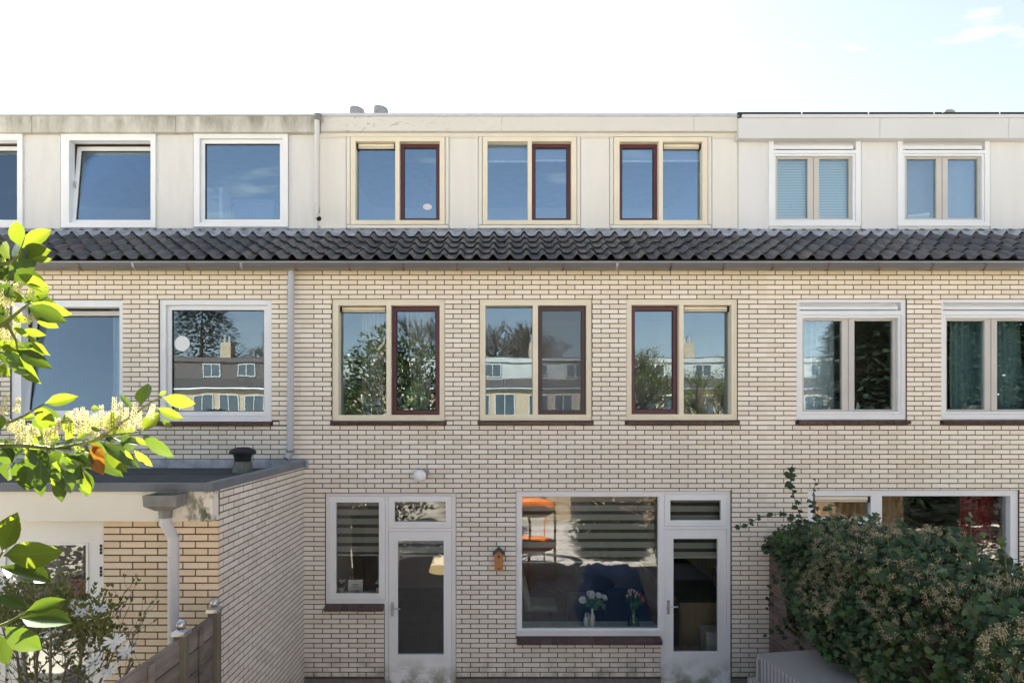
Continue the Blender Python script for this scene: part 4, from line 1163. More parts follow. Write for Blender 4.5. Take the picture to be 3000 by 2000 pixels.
def rose(mb, c, r, d=Vector((0, -0.6, 0.8))):
    d = d.normalized(); a = d.orthogonal().normalized(); b2 = d.cross(a)
    mb.ball((c+d*r*0.35), r*0.45, 8, 6)
    for ringn, (k, tilt, L) in enumerate(((5, 0.35, 0.9), (6, 0.75, 1.0), (7, 1.1, 1.05))):
        for i in range(k):
            t_ = 2*pi*i/k+ringn*0.5
            o_ = a*cos(t_)+b2*sin(t_)
            dd_ = (d*cos(tilt)+o_*sin(tilt))
            petal(mb, c+o_*r*0.12, dd_, -o_*cos(tilt)+d*sin(tilt), r*L, r*0.95, 0.3)
def flat_leaf(mb, c, d, n, L, wd):
    d = Vector(d).normalized(); n = Vector(n); n = (n-d*n.dot(d)).normalized(); s_ = d.cross(n)
    pts = [Vector(c)]
    for t_, w_ in ((0.3, 0.8), (0.6, 0.9), (0.85, 0.45)):
        pts += [Vector(c)+d*L*t_+s_*wd*0.5*w_-n*0.04*L, Vector(c)+d*L*t_-s_*wd*0.5*w_-n*0.04*L]
    pts.append(Vector(c)+d*L)
    b0 = len(mb.v); mb.v += [tuple(p) for p in pts]
    mb.f += [(b0, b0+1, b0+2), (b0+1, b0+3, b0+4, b0+2), (b0+3, b0+5, b0+6, b0+4), (b0+5, b0+7, b0+6)]
yv = 0.25
bottle(1716, yv-0.02, 0.175, 0.029, 'small white bottle vase, left of the rose vase on the window board')
bottle(1724, yv+0.06, 0.15, 0.026, 'small white bottle vase half hidden behind the other two')
t, x = bottle(1735, yv, 0.225, 0.036, 'tall white bottle vase holding white roses')
mb = MB(); fl = MB(); lf = MB()
kz = (DIST+yv)/FPX
for (px, py, r) in ((1708, 1760, 0.055), (1726, 1745, 0.062), (1733, 1740, 0.045), (1753, 1746, 0.045), (1768, 1752, 0.045)):
    c = P(px, py, DIST+yv)
    rose(fl, c, r, Vector((random.uniform(-0.5, 0.5), -0.7, 0.7)))
    mb.tube([(x, yv, bz+0.20), ((x+c.x)/2, yv, (bz+0.22+c.z)/2-0.02), tuple(c-Vector((0, 0, 0.02)))], 0.004, 5)
for i in range(34):
    a = Vector((x+random.uniform(-0.10, 0.13), yv+random.uniform(-0.06, 0.06), bz+0.255+random.uniform(-0.02, 0.09)))
    flat_leaf(lf, a, (random.uniform(-1, 1), random.uniform(-0.6, 0.3), random.uniform(-0.6, 0.8)), (0, -1, 0.3), 0.06, 0.042)
mb.build('stem', MT['stem'], t); fl.build('rose', MT['rose'], t, 'all'); lf.build('leaves', MT['stem'], t)
x = fx(1856, yv-0.01); y = yv-0.01
t = thing('vase', (x, y, bz), 'clear green glass vase of coral and pink tulips', 'vase')
mb = MB(); mb.lathe([(0.075, 0), (0.078, 0.02), (0.062, 0.11), (0.043, 0.19), (0.050, 0.235), (0.062, 0.25)], (x, y, bz), 22); mb.build('glass', MT['glass_v'], t, True)
mb = MB(); fl = MB(); fp = MB(); lf = MB()
heads = [(1843, 1737, 0), (1850, 1733, 0), (1858, 1736, 0), (1866, 1741, 0), (1874, 1748, 1), (1882, 1756, 1), (1885, 1762, 1), (1847, 1745, 0), (1862, 1750, 0), (1838, 1750, 0)]
for (px, py, q) in heads:
    c = P(px, py, DIST+y+random.uniform(-0.03, 0.03))
    mb.tube([(x+random.uniform(-0.04, 0.04), y+random.uniform(-0.03, 0.03), bz+0.012), (x+random.uniform(-0.015, 0.015), y, bz+0.2), tuple(c)], 0.0045, 5)
    tgt = fl if q else fp
    for i in range(6):
        t_ = 2*pi*i/6; o_ = Vector((cos(t_), sin(t_), 0))
        petal(tgt, c+o_*0.008, Vector((0, 0, 1))+o_*0.25, -o_, 0.045, 0.03, 0.3)
for i in range(12):
    a = Vector((x+random.uniform(-0.03, 0.03), y, bz+0.2)); t_ = random.uniform(0, 2*pi)
    flat_leaf(lf, a, (cos(t_)*0.5, sin(t_)*0.3, 0.9), (cos(t_), sin(t_), -0.3), 0.17, 0.035)
mb.build('stem', MT['stem'], t); fl.build('tulip', MT['tulip'], t, 'all'); fp.build('pink_tulip', MT['tulip_p'], t, 'all'); lf.build('leaves', MT['stem'], t)
MT['walnut'] = M('dark_walnut', (0.07, 0.045, 0.03), 0.35, 0.3, 10, stretch=(1, 4, 1))
MT['creamf'] = fabric('cream_upholstery', (0.80, 0.77, 0.58))
MT['greyf'] = fabric('dark_grey_upholstery', (0.045, 0.05, 0.052))
tx, ty = 1.25, 2.25
t = thing('dining_table', (tx, ty, 0.03), 'round dark wooden dining table behind the living room window', 'table')
mb = MB(); mb.lathe([(0.60, 0), (0.62, 0.015), (0.62, 0.03), (0.60, 0.035)], (tx, ty, 0.74), 36); mb.build('table_top', MT['walnut'], t, True)
mb = MB(); mb.lathe([(0.28, 0), (0.26, 0.02), (0.06, 0.06), (0.05, 0.60), (0.14, 0.705)], (tx, ty, 0.031), 20); mb.build('pedestal', MT['black'], t, True)
t = thing('dining_bench', (0.36, 1.95, 0.03), 'cream upholstered dining chair left of the round table', 'chair')
mb = MB(); mb.cbox(0.40, 0.90, 1.72, 2.2, 0.44, 0.54, 0.03); mb.build('seat', MT['creamf'], t)
mb = MB(); mb.cbox(0.42, 0.52, 1.70, 2.22, 0.46, 1.0, 0.03); mb.xf(lambda p: Vector((p.x-(p.z-0.46)*0.22, p.y, p.z))); mb.build('backrest', MT['creamf'], t)
for xx in (0.46, 0.84):
    for yy in (1.77, 2.15):
        mb = MB(); mb.tube([(xx, yy, 0.031), (xx, yy, 0.44)], 0.015, 8); mb.build('leg', MT['black'], t)
t = thing('dining_chair', (1.25, 1.0, 0.03), 'dark grey upholstered chair with its back to the window', 'chair')
mb = MB(); mb.cbox(0.98, 1.50, 1.0, 1.45, 0.42, 0.52, 0.03); mb.build('seat', MT['greyf'], t)
mb = MB(); mb.cbox(0.96, 1.52, 0.93, 1.02, 0.45, 0.98, 0.03); mb.build('backrest', MT['greyf'], t)
for xx in (1.03, 1.45):
    for yy in (1.04, 1.4):
        mb = MB(); mb.tube([(xx, yy, 0.031), (xx, yy, 0.42)], 0.015, 8); mb.build('leg', MT['black'], t)
mb = MB(); c = P(1697, 1705, DIST+1.7)
t = thing('plant_pot', (tx+0.05, ty, 0.776), 'dark leafy plant in a glass pot on the dining table', 'plant')
mb.lathe([(0.08, 0), (0.09, 0.1)], (tx+0.05, ty, 0.776), 16); mb.build('pot', MT['glass_v'], t)
lf = MB()
for i in range(40):
    t_ = random.uniform(0, 2*pi); lf and flat_leaf(lf, (tx+0.05+0.03*cos(t_), ty+0.03*sin(t_), 0.84+random.uniform(0, 0.3)), (cos(t_)*0.6, sin(t_)*0.6, 0.7), (cos(t_), sin(t_), -0.5), 0.16, 0.05)
lf.build('leaves', MT['stem'], t)
# kitchen behind the garden door
MT['oak'] = M('oak_veneer', (0.30, 0.22, 0.14), 0.5, 0.2, 8, stretch=(4, 4, 0.6))
t = thing('kitchen_island', (3.0, 1.9, 0.03), 'oak kitchen unit with a black worktop and drawers seen through the garden door', 'cabinet')
ix0, ix1, iy0, iy1 = 2.52, 3.31, 0.75, 3.2
mb = MB(); mb.box(ix0, ix1, iy0, iy1, 0.10, 0.895); mb.build('carcass', MT['oak'], t)
mb = MB(); mb.box(ix0-0.02, ix1, iy0-0.02, iy1, 0.896, 0.93); mb.build('worktop', MT['black'], t)
mb = MB(); mb.box(ix0+0.05, ix1, iy0+0.03, iy1, 0.031, 0.0995); mb.build('plinth', MT['black'], t)
for yy in (0.76, 1.37, 1.98, 2.59):
    for zz, hh in ((0.105, 0.38), (0.49, 0.395)):
        mb = MB(); mb.box(ix0-0.018, ix0-0.001, yy+0.003, yy+0.605, zz, zz+hh); d_ = mb.build('drawer_front', MT['oak'], t)
        mb = MB(); mb.tube([(ix0-0.035, yy+0.2, zz+hh-0.07), (ix0-0.035, yy+0.42, zz+hh-0.07)], 0.008, 6); mb.build('handle', MT['black'], d_)
for px, py, lab in ((2025, 1662, 'left dark bottle on the kitchen worktop'), (2042, 1660, 'right dark bottle on the kitchen worktop')):
    y = 1.5; x = fx(px, y)+0.35
    t = thing('oil_bottle', (x, y, 0.931), lab, 'bottle')
    mb = MB(); mb.lathe([(0.035, 0), (0.036, 0.15), (0.014, 0.2), (0.014, 0.26)], (x, y, 0.931), 14); mb.build('glass', MT['walnut'], t, True)
    mb = MB(); mb.lathe([(0.016, 0), (0.016, 0.03)], (x, y, 1.1915), 12); mb.build('stopper', MT['metal'], t, True)
t = thing('pedal_bin', (3.1, 0.5, 0.03), 'white pedal bin just inside the garden door', 'bin')
x0_, x1_ = fx(2068, 0.45), fx(2068, 0.45)+0.36
mb = MB(); mb.cbox(x0_, x1_, 0.42, 0.70, 0.031, fz(1858, 0.45), 0.02); mb.build('body', MT['board_w'], t)
mb = MB(); mb.cbox(x0_-0.01, x1_+0.01, 0.41, 0.71, fz(1858, 0.45)+0.001, fz(1848, 0.45), 0.012); mb.build('lid', MT['board_w'], t)
# kitchen window board with cook book, flower pots, tap
kz_ = fz(1743, GF+0.05)
mb = MB(); mb.box(fx(958, 0.2), fx(1126, 0.1)-0.01, GF+0.125, 0.42, kz_-0.06, kz_-0.03); tag(mb.build('window_board', MT['board_w']), 'narrow window board of the kitchen with flower pots and a book', 'window board')
kt = kz_-0.0295
for px, lab in ((1000, 'left small white flower pot with white flowers in the kitchen window'), (1111, 'right small white flower pot with white flowers in the kitchen window')):
    y = 0.22; x = fx(px, y)
    t = thing('flower_pot', (x, y, kt), lab, 'flower pot')
    mb = MB(); mb.lathe([(0.034, 0), (0.045, 0.08), (0.047, 0.095)], (x, y, kt), 16); mb.build('pot', MT['ceramic'], t, True)
    lf = MB(); fl = MB()
    for i in range(26):
        t_ = random.uniform(0, 2*pi); flat_leaf(lf, (x+0.02*cos(t_), y+0.02*sin(t_), kt+0.10+random.uniform(0, 0.05)), (cos(t_), sin(t_), 0.7), (0, 0, 1), 0.05, 0.03)
    for i in range(7):
        c = Vector((x+random.uniform(-0.045, 0.045), y-0.02+random.uniform(-0.02, 0.02), kt+0.14+random.uniform(0, 0.05))); rose(fl, c, 0.017)
    lf.build('leaves', MT['stem'], t); fl.build('flowers', MT['rose'], t, 'all')
x0_, x1_ = fx(1020, 0.25), fx(1063, 0.25)
zt_ = fz(1697, 0.25)
t = thing('cook_book', ((x0_+x1_)/2, 0.25, kt), 'white cook book with red berries on its cover in the kitchen window', 'book')
mb = MB(); mb.box(x0_, x1_, 0.24, 0.265, kt, zt_); mb.build('cover', MT['rose'], t)
mb = MB()
for i in range(9):
    mb.ball((x0_+0.04+random.uniform(0, x1_-x0_-0.08), 0.2385, kt+0.02+random.uniform(0, 0.035)), 0.008, 6, 4)
mb.xf(lambda p: Vector((p.x, 0.2385+(p.y-0.2385)*0.1, p.z))); mb.build('printed_berries', MT['tulip'], t)
mb = MB()
for i, w_ in enumerate((0.085, 0.045)):
    xm_ = (x0_+x1_)/2; mb.box(xm_-w_/2, xm_+w_/2, 0.2385, 0.2395, zt_-0.065-i*0.022, zt_-0.056-i*0.022)
mb.build('printed_title', MT['galv'], t)
t = thing('kitchen_tap', (fx(1035, 0.7), 0.7, 0.93), 'black curved kitchen tap behind the cook book', 'tap')
x = fx(1035, 0.7)
mb = MB(); mb.tube([(x, 0.7, 0.93)] + [(x, 0.7-0.10+0.10*cos(a_), 1.25+0.10*sin(a_)) for a_ in [pi*i/8 for i in range(9)]] + [(x, 0.5, 1.18)], 0.013, 8); mb.build('spout', MT['metal'], t, True)
mb = MB(); mb.tube([(x, 0.7, 1.0), (x+0.08, 0.7, 1.03)], 0.009, 8); mb.build('lever', MT['metal'], t, True)
t = thing('kitchen_counter', (-1.6, 0.75, 0.03), 'dark kitchen counter under the kitchen window', 'cabinet')
mb = MB(); mb.box(-2.4, -1.45, 0.46, 1.05, 0.031, 0.90); mb.build('carcass', MT['walnut'], t)
mb = MB(); mb.box(-2.42, -1.43, 0.45, 1.07, 0.9005, 0.929); mb.build('worktop', MT['black'], t)
# lit lamps indoors
def emis(name, col, st):
    m = bpy.data.materials.new(name); m.use_nodes = True; nt = m.node_tree; b = nt.nodes['Principled BSDF']
    b.inputs['Base Color'].default_value = (*col, 1); b.inputs['Emission Color'].default_value = (*col, 1); b.inputs['Emission Strength'].default_value = st
    return m
MT['shade'] = emis('glowing_lamp_shade', (0.95, 0.68, 0.30), 0.07)
MT['bulb'] = emis('lit_bulb', (1.0, 0.55, 0.30), 0.13)
c = P(1300, 1668, DIST+2.2)
t = thing('floor_lamp', (c.x, c.y, 0.03), 'lit lamp with a warm yellow shade seen through the kitchen door', 'lamp')
mb = MB(); mb.lathe([(0.24, 0), (0.15, 0.27)], (c.x, c.y, c.z-0.02), 24); mb.build('lamp_shade', MT['shade'], t, True)
mb = MB(); mb.tube([(c.x, c.y, 0.031), (c.x, c.y, c.z+0.1)], 0.012, 8); mb.build('stand', MT['black'], t)
c = P(1252, 606, DIST+2.4)
t = thing('pendant_lamp', (c.x, c.y, c.z), 'small warm lit lamp glowing behind the left maroon dormer casement', 'lamp')
mb = MB(); mb.ball((c.x, c.y, c.z), 0.075, 16, 10, 0.6); mb.build('bulb', MT['bulb'], t, 'all')
mb = MB(); mb.tube([(c.x, c.y, c.z+0.046), (c.x, c.y, 7.49)], 0.006, 6); mb.build('cord', MT['black'], t)
# dormer blinds of the middle house
MT['bl_blue'] = fabric('grey_blue_blind', (0.30, 0.33, 0.36))
MT['bl_white'] = M('white_blind_bar', (0.85, 0.85, 0.85), 0.4)
def plain_blind(px, y, mat, label, bar=True):
    r = rect(px, y); t = thing('roller_blind', ((r[0]+r[1])/2, y, r[2]), label, 'blind')
    mb = MB(); mb.box(r[0], r[1], y, y+0.004, r[2], r[3]); mb.build('cloth', mat, t)
    if bar:
        mb = MB(); mb.box(r[0], r[1], y-0.008, y+0.012, r[2]-0.022, r[2]-0.0005); mb.build('bottom_bar', MT['bl_white'], t)
    return t
yb = YD+0.16
plain_blind((1430, 405, 1550, 472), yb, MT['bl_blue'], 'short grey-blue roller blind behind the left pane of the middle dormer window')
plain_blind((1556, 405, 1672, 469), yb, MT['bl_blue'], 'short grey-blue roller blind behind the maroon casement of the middle dormer window')
plain_blind((1818, 405, 1932, 471), yb, MT['bl_blue'], 'short grey-blue roller blind behind the maroon casement of the right-hand cream dormer window')
plain_blind((1938, 405, 2054, 470), yb, MT['bl_blue'], 'short grey-blue roller blind behind the vented pane of the right-hand cream dormer window')
m, nt, b = new_mat('zigzag_cloth')
g = node(nt, 'ShaderNodeNewGeometry'); s_ = node(nt, 'ShaderNodeSeparateXYZ'); nt.links.new(g.outputs['Position'], s_.inputs[0])
tri = mathn(nt, 'PINGPONG', mathn(nt, 'MULTIPLY', s_.outputs['X'], 22.0), 0.5)
ph = mathn(nt, 'FRACT', mathn(nt, 'ADD', mathn(nt, 'MULTIPLY', s_.outputs['Z'], 26.0), mathn(nt, 'MULTIPLY', tri, 0.7)))
c = ramp(nt, ph, [(0.45, (0.33, 0.43, 0.47)), (0.55, (0.62, 0.68, 0.68))])
nt.links.new(c, b.inputs['Base Color']); b.inputs['Roughness'].default_value = 0.9
MT['zig'] = m
MT['scr_grey'] = fabric('grey_screen_cloth', (0.30, 0.31, 0.34))
plain_blind((2270, 440, 2505, 655), YD+0.11, MT['zig'], 'pale blue zigzag patterned blind in the left white dormer window of the right house', False)
plain_blind((2648, 440, 2884, 655), YD+0.24, MT['scr_grey'], 'plain grey blind in the far right dormer window', False)
t = thing('book_stack', (fx(2690, YD+0.16), YD+0.16, fz(642, YD+0.16)), 'white and blue books leaning in the far right dormer window', 'books')
z_ = fz(641, YD+0.16)
for i, mm in enumerate((MT['lblue'], W)):
    x_ = fx(2688, YD+0.16); mb = MB(); mb.box(x_-0.16, x_+0.15, YD+0.125, YD+0.20, z_+i*0.031, z_+i*0.031+0.03); mb.xf(lambda p: Vector((p.x, p.y, p.z+(p.x-x_)*0.10))); mb.build('book', mm, t)
# curtains
MT['c_blue'] = fabric('pale_blue_curtain', (0.50, 0.60, 0.66)); MT['c_teal'] = fabric('teal_curtain', (0.24, 0.37, 0.39)); MT['c_red'] = fabric('red_curtain', (0.22, 0.018, 0.035))
MT['c_grey'] = fabric('taupe_curtain', (0.30, 0.27, 0.24)); MT['c_tan'] = fabric('tan_curtain', (0.40, 0.26, 0.16)); MT['c_lav'] = fabric('lavender_curtain', (0.22, 0.25, 0.36))
yc = 0.34
zt_, zb_ = fz(890, yc), fz(1225, yc)
curtain(fx(1060, yc), fx(1125, yc), yc, zb_, zt_, MT['c_grey'], 4, 'taupe curtain behind the vented pane of the left cream window')
curtain(fx(1190, yc), fx(1262, yc), yc, zb_, zt_, MT['c_grey'], 4, 'taupe curtain behind the maroon casement of the left cream window', x0b=fx(1215, yc))
curtain(fx(2345, yc), fx(2445, yc), yc, zb_, zt_, MT['c_blue'], 6, 'pale blue curtain in the left pane of the right house window')
curtain(fx(2785, yc), fx(2890, yc), yc, zb_, zt_, MT['c_teal'], 6, 'teal curtain in the left pane of the far right window')
curtain(fx(2915, yc), fx(2985, yc), yc, zb_, zt_, MT['c_teal'], 5, 'teal curtain in the right pane of the far right window', x1b=fx(3020, yc))
curtain(fx(330, yc), fx(362, yc), yc, zb_, zt_, MT['c_blue'], 3, 'pale blue curtain at the right of the tilted first floor window')
curtain(fx(2812, yc), fx(2930, yc), yc, fz(1880, yc), fz(1445, yc), MT['c_red'], 7, 'dark red curtain in the ground floor window behind the ivy')
curtain(fx(2375, yc), fx(2720, yc), yc+0.5, fz(1880, yc), fz(1430, yc), MT['c_tan'], 16, 'tan curtain across the ground floor window of the right house')
t = thing('glue_bottle', (fx(2512, 0.25), 0.25, fz(1200, 0.25)), 'small blue and white bottle on the sill of the right house window', 'bottle')
x_, z_ = fx(2512, 0.25), fz(1199, 0.25)
mb = MB(); mb.lathe([(0.026, 0), (0.028, 0.05), (0.02, 0.055)], (x_, 0.25, z_), 14); mb.build('body', MT['lblue'], t, True)
mb = MB(); mb.lathe([(0.02, 0), (0.006, 0.04)], (x_, 0.25, z_+0.0555), 12); mb.build('cap', W, t, True)
t = thing('book_stack', (fx(2850, 0.25), 0.25, fz(1198, 0.25)), 'two books lying on the sill of the far right window', 'books')
x_, z_ = fx(2848, 0.25), fz(1198, 0.25)
for i, mm in enumerate((MT['creamf'], W)):
    mb = MB(); mb.box(x_-0.09+i*0.02, x_+0.10-i*0.01, 0.2, 0.33, z_+i*0.026, z_+i*0.026+0.025); mb.build('book', mm, t)
# white disc on the left house window
mb = MB(); c = Vector((fx(533, FF+0.05), FF+0.045, fz(1006, FF+0.05)))
mb.tube([(c.x, FF+0.055, c.z), (c.x, FF+0.059, c.z)], 22.5*7.88/FPX, 32); tag(mb.build('window_disc', W), 'round white disc stuck to the left house window', 'sticker')
# furniture seen behind the left dormer window and the right-hand cream window
MT['blue_box'] = M('dusty_blue_paint', (0.16, 0.22, 0.32), 0.5)
c = P(735, 640, DIST+1.6)
t = thing('cabinet', (c.x, c.y, 5.5), 'low blue cabinet behind the closed left dormer window', 'cabinet')
mb = MB(); mb.cbox(c.x-0.25, c.x+0.35, c.y, c.y+0.4, 5.501, c.z+0.25, 0.01); mb.build('carcass', MT['blue_box'], t)
mb = MB(); mb.box(c.x-0.26, c.x+0.36, c.y-0.01, c.y+0.41, c.z+0.2505, c.z+0.28); mb.build('top', MT['blue_box'], t)
c = P(625, 640, DIST+1.3)
t = thing('shelf_unit', (c.x, c.y, 5.5), 'white shelf unit at the left of the closed left dormer window', 'shelf')
for dx in (-0.10, 0.08):
    mb = MB(); mb.box(c.x+dx, c.x+dx+0.05, c.y, c.y+0.3, 5.501, c.z+0.45); mb.build('side_panel', W, t)
for dz in (0.05, 0.3):
    mb = MB(); mb.box(c.x-0.05, c.x+0.0795, c.y, c.y+0.3, c.z+dz, c.z+dz+0.03); mb.build('shelf', W, t)
x0_, x1_, z_ = fx(2045, 0.5), fx(2113, 0.5), fz(1133, 0.5)
t = thing('folding_screen', ((x0_+x1_)/2, 0.5, 2.85), 'tan cardboard panel standing behind the vented right cream window', 'panel')
MT['tan'] = M('tan_board', (0.34, 0.24, 0.13), 0.8, 0.1)
mb = MB(); mb.box(x0_, x1_, 0.5, 0.53, 2.851, z_); mb.build('panel', MT['tan'], t)
mb = MB(); ring(mb, (x0_-0.012, x1_+0.012, 2.851, z_+0.012), 0.011, 0.495, 0.535); mb.build('edge', MT['walnut'], t)
# ------------------------------------------------------------------ garden wall with ivy on the right
def wx(Z): return 3.40 + 0.083*(7.80-Z)          # left face of the garden wall
WT = 1.965
ang_w = math.atan(0.083)
Uw = Vector((sin(ang_w), -cos(ang_w), 0))          # along the wall towards the camera
Nw = Vector((cos(ang_w), sin(ang_w), 0))           # into the wall
t = thing('garden_wall', (wx(5.5)+0.1, -2.4, 0), 'low red-brown brick garden wall under the ivy', 'wall')
O_ = Vector((3.40, -0.03, 0)); LW = 5.6
mb = MB(); mb.v = []
def wp(u, n, z): q = O_+Uw*u+Nw*n; return (q.x, q.y, z)
mb.v = [wp(u, n, z) for z in (0, WT-0.06) for (u, n) in ((0, 0.006), (LW, 0.006), (LW, 0.2), (0, 0.2))]
mb.f = [(0,3,2,1),(4,5,6,7),(0,1,5,4),(1,2,6,5),(2,3,7,6),(3,0,4,7)]
mb.build('core', MT['mortar_l'], t)
rc = brick_rects(0.0, LW, 0.03, WT-0.06, [], 0.0, 0.11, zref=0.03)
lay(rc, t, O_, Uw, Nw, MT['brick_r'], 170, lambda q: (q[0]*0.6+abs(q[2]-0.9)*1.2))
mb = MB(); mb.v = [wp(u, n, z) for z in (WT-0.059, WT) for (u, n) in ((0, -0.015), (LW, -0.015), (LW, 0.22), (0, 0.22))]
mb.f = [(0,3,2,1),(4,5,6,7),(0,1,5,4),(1,2,6,5),(2,3,7,6),(3,0,4,7)]
mb.build('coping', MT['brick_r'], t)

MT['ivy'] = leaf_mat('ivy_leaf', (0.034, 0.072, 0.025), (0.06, 0.12, 0.015), 0.2, 0.42, 0.5, 0.35)
MT['ivy_y'] = leaf_mat('young_ivy_leaf', (0.06, 0.10, 0.03), (0.12, 0.18, 0.02), 0.3, 0.4, 0.3)
MT['umbel'] = M('ivy_umbel', (0.30, 0.265, 0.16), 0.8, 0.25, 20, idvar=0.3)
MT['twig'] = M('ivy_twig', (0.10, 0.085, 0.045), 0.8, 0.3, 20)
IV = [(0, 0), (0.28, -0.02), (0.52, 0.10), (0.30, 0.34), (0.40, 0.62), (0.16, 0.66), (0, 1.0), (-0.16, 0.66), (-0.40, 0.62), (-0.30, 0.34), (-0.52, 0.10), (-0.28, -0.02)]
IV2 = [(0, 0), (0.30, 0.08), (0.40, 0.34), (0.25, 0.68), (0, 1.0), (-0.25, 0.68), (-0.40, 0.34), (-0.30, 0.08)]
def ivy_leaf_mesh(pts):
    mb = MB(); mb.v = [(0, 0.42, 0.03)] + [(x, y, -0.10*abs(x)-0.10*y*y) for x, y in pts]
    n = len(pts); mb.f = [(0, 1+i, 1+(i+1) % n) for i in range(n)]
    return mb
IVB = [ivy_leaf_mesh(IV), ivy_leaf_mesh(IV2)]
IVM = [mesh_only(b_, 'leaf', MT['ivy'], 'all') for b_ in IVB]
IVMY = [mesh_only(b_, 'leaf', MT['ivy_y'], 'all') for b_ in IVB]
def frame4(base, d, n, L, W_=1.0):
    d = Vector(d).normalized(); n = Vector(n); n = n-d*n.dot(d)
    if n.length < 1e-4: n = d.orthogonal()
    n.normalize(); s_ = d.cross(n)
    m4 = Matrix.Identity(4)
    m4.col[0] = (*(s_*L*W_), 0); m4.col[1] = (*(d*L), 0); m4.col[2] = (*(n*L), 0); m4.col[3] = (*Vector(base), 1)
    return m4
def put(mb, src, m4):
    b0 = len(mb.v); mb.v += [tuple(m4 @ Vector(p)) for p in src.v]; mb.f += [tuple(b0+q for q in f) for f in src.f]

ivy = thing('ivy', (wx(5.2)+0.2, -2.6, 0), 'large dark ivy thicket with tan flower heads smothering the garden wall', 'ivy')
def ivy_low(Z):
    pts = [(7.75, 1.9), (7.3, 1.68), (6.9, 1.35), (6.5, 1.15), (6.1, 1.1), (5.7, 1.12), (5.35, 0.7), (5.0, 0.0), (2.0, 0.0)]
    for (a, za), (b2, zb2) in zip(pts, pts[1:]):
        if b2 <= Z <= a: return zb2+(za-zb2)*(Z-b2)/(a-b2)
    return 1.9
def ivy_top(Z):
    pts = [(7.78, 1.98), (7.4, 2.14), (7.0, 2.28), (6.5, 2.36), (6.0, 2.33), (5.4, 2.36), (4.9, 2.34), (4.5, 2.31), (4.0, 2.26), (2.0, 2.1)]
    for (a, za), (b2, zb2) in zip(pts, pts[1:]):
        if b2 <= Z <= a: return zb2+(za-zb2)*(Z-b2)/(a-b2)
    return 2.0
def ivy_half(Z): return 0.10 + 0.30*min(1, max(0, (7.6-Z)/2.0)) + 0.12*min(1, max(0, (5.2-Z)/1.5))
def ivy_surface(Z, a, lift=0.0):
    """a in 0..1: from the foot of the left face, over the top, to the right"""
    xc = wx(Z)+0.10; hw2 = ivy_half(Z)+0.1; lo, hi = ivy_low(Z), ivy_top(Z)
    bul = 1+0.42*mnoise.noise((Z*1.6, a*3.0, 4.2))+0.32*mnoise.noise((Z*3.7, a*7.0, 1.2))
    if a < 0.6:
        q = a/0.6; z = lo+(hi-0.22-lo)*q
        x = xc-hw2*bul*(0.75+0.25*sin(pi*min(1, q*1.1)))
        n = Vector((-1, -0.25, 0.15+0.3*q))
    else:
        q = (a-0.6)/0.4; th = pi*(1-q)
        x = xc+cos(th)*hw2*bul; z = hi-0.22+sin(th)*0.22*bul
        n = Vector((cos(th)*0.8, -0.25, sin(th)+0.1))
    p = Vector((x, Z-DIST, z)); n.normalize()
    return p + n*lift, n
rng = random.Random(11)
cands = []
for i in range(17000):
    Z = 7.75-(7.75-3.05)*rng.random()**0.85
    a = rng.random()
    if a < 0.6 and Z > 7.1 and rng.random() < 0.4: continue
    p, n = ivy_surface(Z, a, rng.uniform(-0.22, 0.06))
    if p.z < 0.03: continue
    d = Vector((rng.uniform(-0.8, 0.5), rng.uniform(-0.9, 0.6), rng.uniform(-1.0, 0.15)))
    nn = (n + Vector((rng.uniform(-0.7, 0.7), rng.uniform(-0.9, 0.3), rng.uniform(-0.3, 0.9)))).normalized()
    L = rng.choice((0.03, 0.045, 0.055, 0.06, 0.075, 0.085))*rng.uniform(0.8, 1.1)*(0.85 if Z > 6.6 else 1.0)
    cands.append((Z - (0.5 if a < 0.7 else 0), p, d, nn, L, 0 if rng.random() < 0.55 else 1))
def in_view(p):
    Z = p.y+DIST
    if Z < 0.3: return False
    px = VPX+p.x*FPX/Z; py = VPY-(p.z-EYE)*FPX/Z
    return -30 < px < 3030 and -30 < py < 2030
def key_l(c):
    return (0 if in_view(c[1]) else 1, -c[4]/(c[1].y+DIST))
vis_l = [c for c in cands if in_view(c[1]) and c[1].x < wx(c[0])+0.15]
vis_l.sort(key=lambda c: -c[4]/(c[1].y+DIST))
solo = set(id(c) for c in vis_l[:270])
fol = MB(); fol2 = MB()
for c in cands:
    m4 = frame4(c[1], c[2], c[3], c[4], rng.uniform(0.85, 1.15))
    if id(c) in solo: inst('leaf', (IVMY if rng.random() < 0.10 else IVM)[c[5]], ivy, None, mat4=m4)
    else: put(fol2 if mnoise.noise(c[1]*2.2)+rng.uniform(-0.5, 0.5) > 0.45 else fol, IVB[c[5]], m4)
fol.build('foliage', MT['ivy'], ivy, 'all', kind='stuff')
fol2.build('young_foliage', MT['ivy_y'], ivy, 'all', kind='stuff')
# inner branches that keep the thicket from being see-through
mb = MB()
for i in range(420):
    Z = rng.uniform(3.1, 7.5); a = rng.random()
    p, n = ivy_surface(Z, a, -0.24); q, n2 = ivy_surface(min(7.6, max(3.05, Z+rng.uniform(-0.5, 0.5))), min(1, max(0, a+rng.uniform(-0.25, 0.25))), -0.16)
    if p.z < 0.05 or q.z < 0.05: continue
    mb.tube([p, (p+q)/2+Vector((0, 0, rng.uniform(-0.05, 0.08))), q], [0.011, 0.008, 0.004], 4, cap=False)
mb.build('branches', MT['twig'], ivy, kind='stuff')
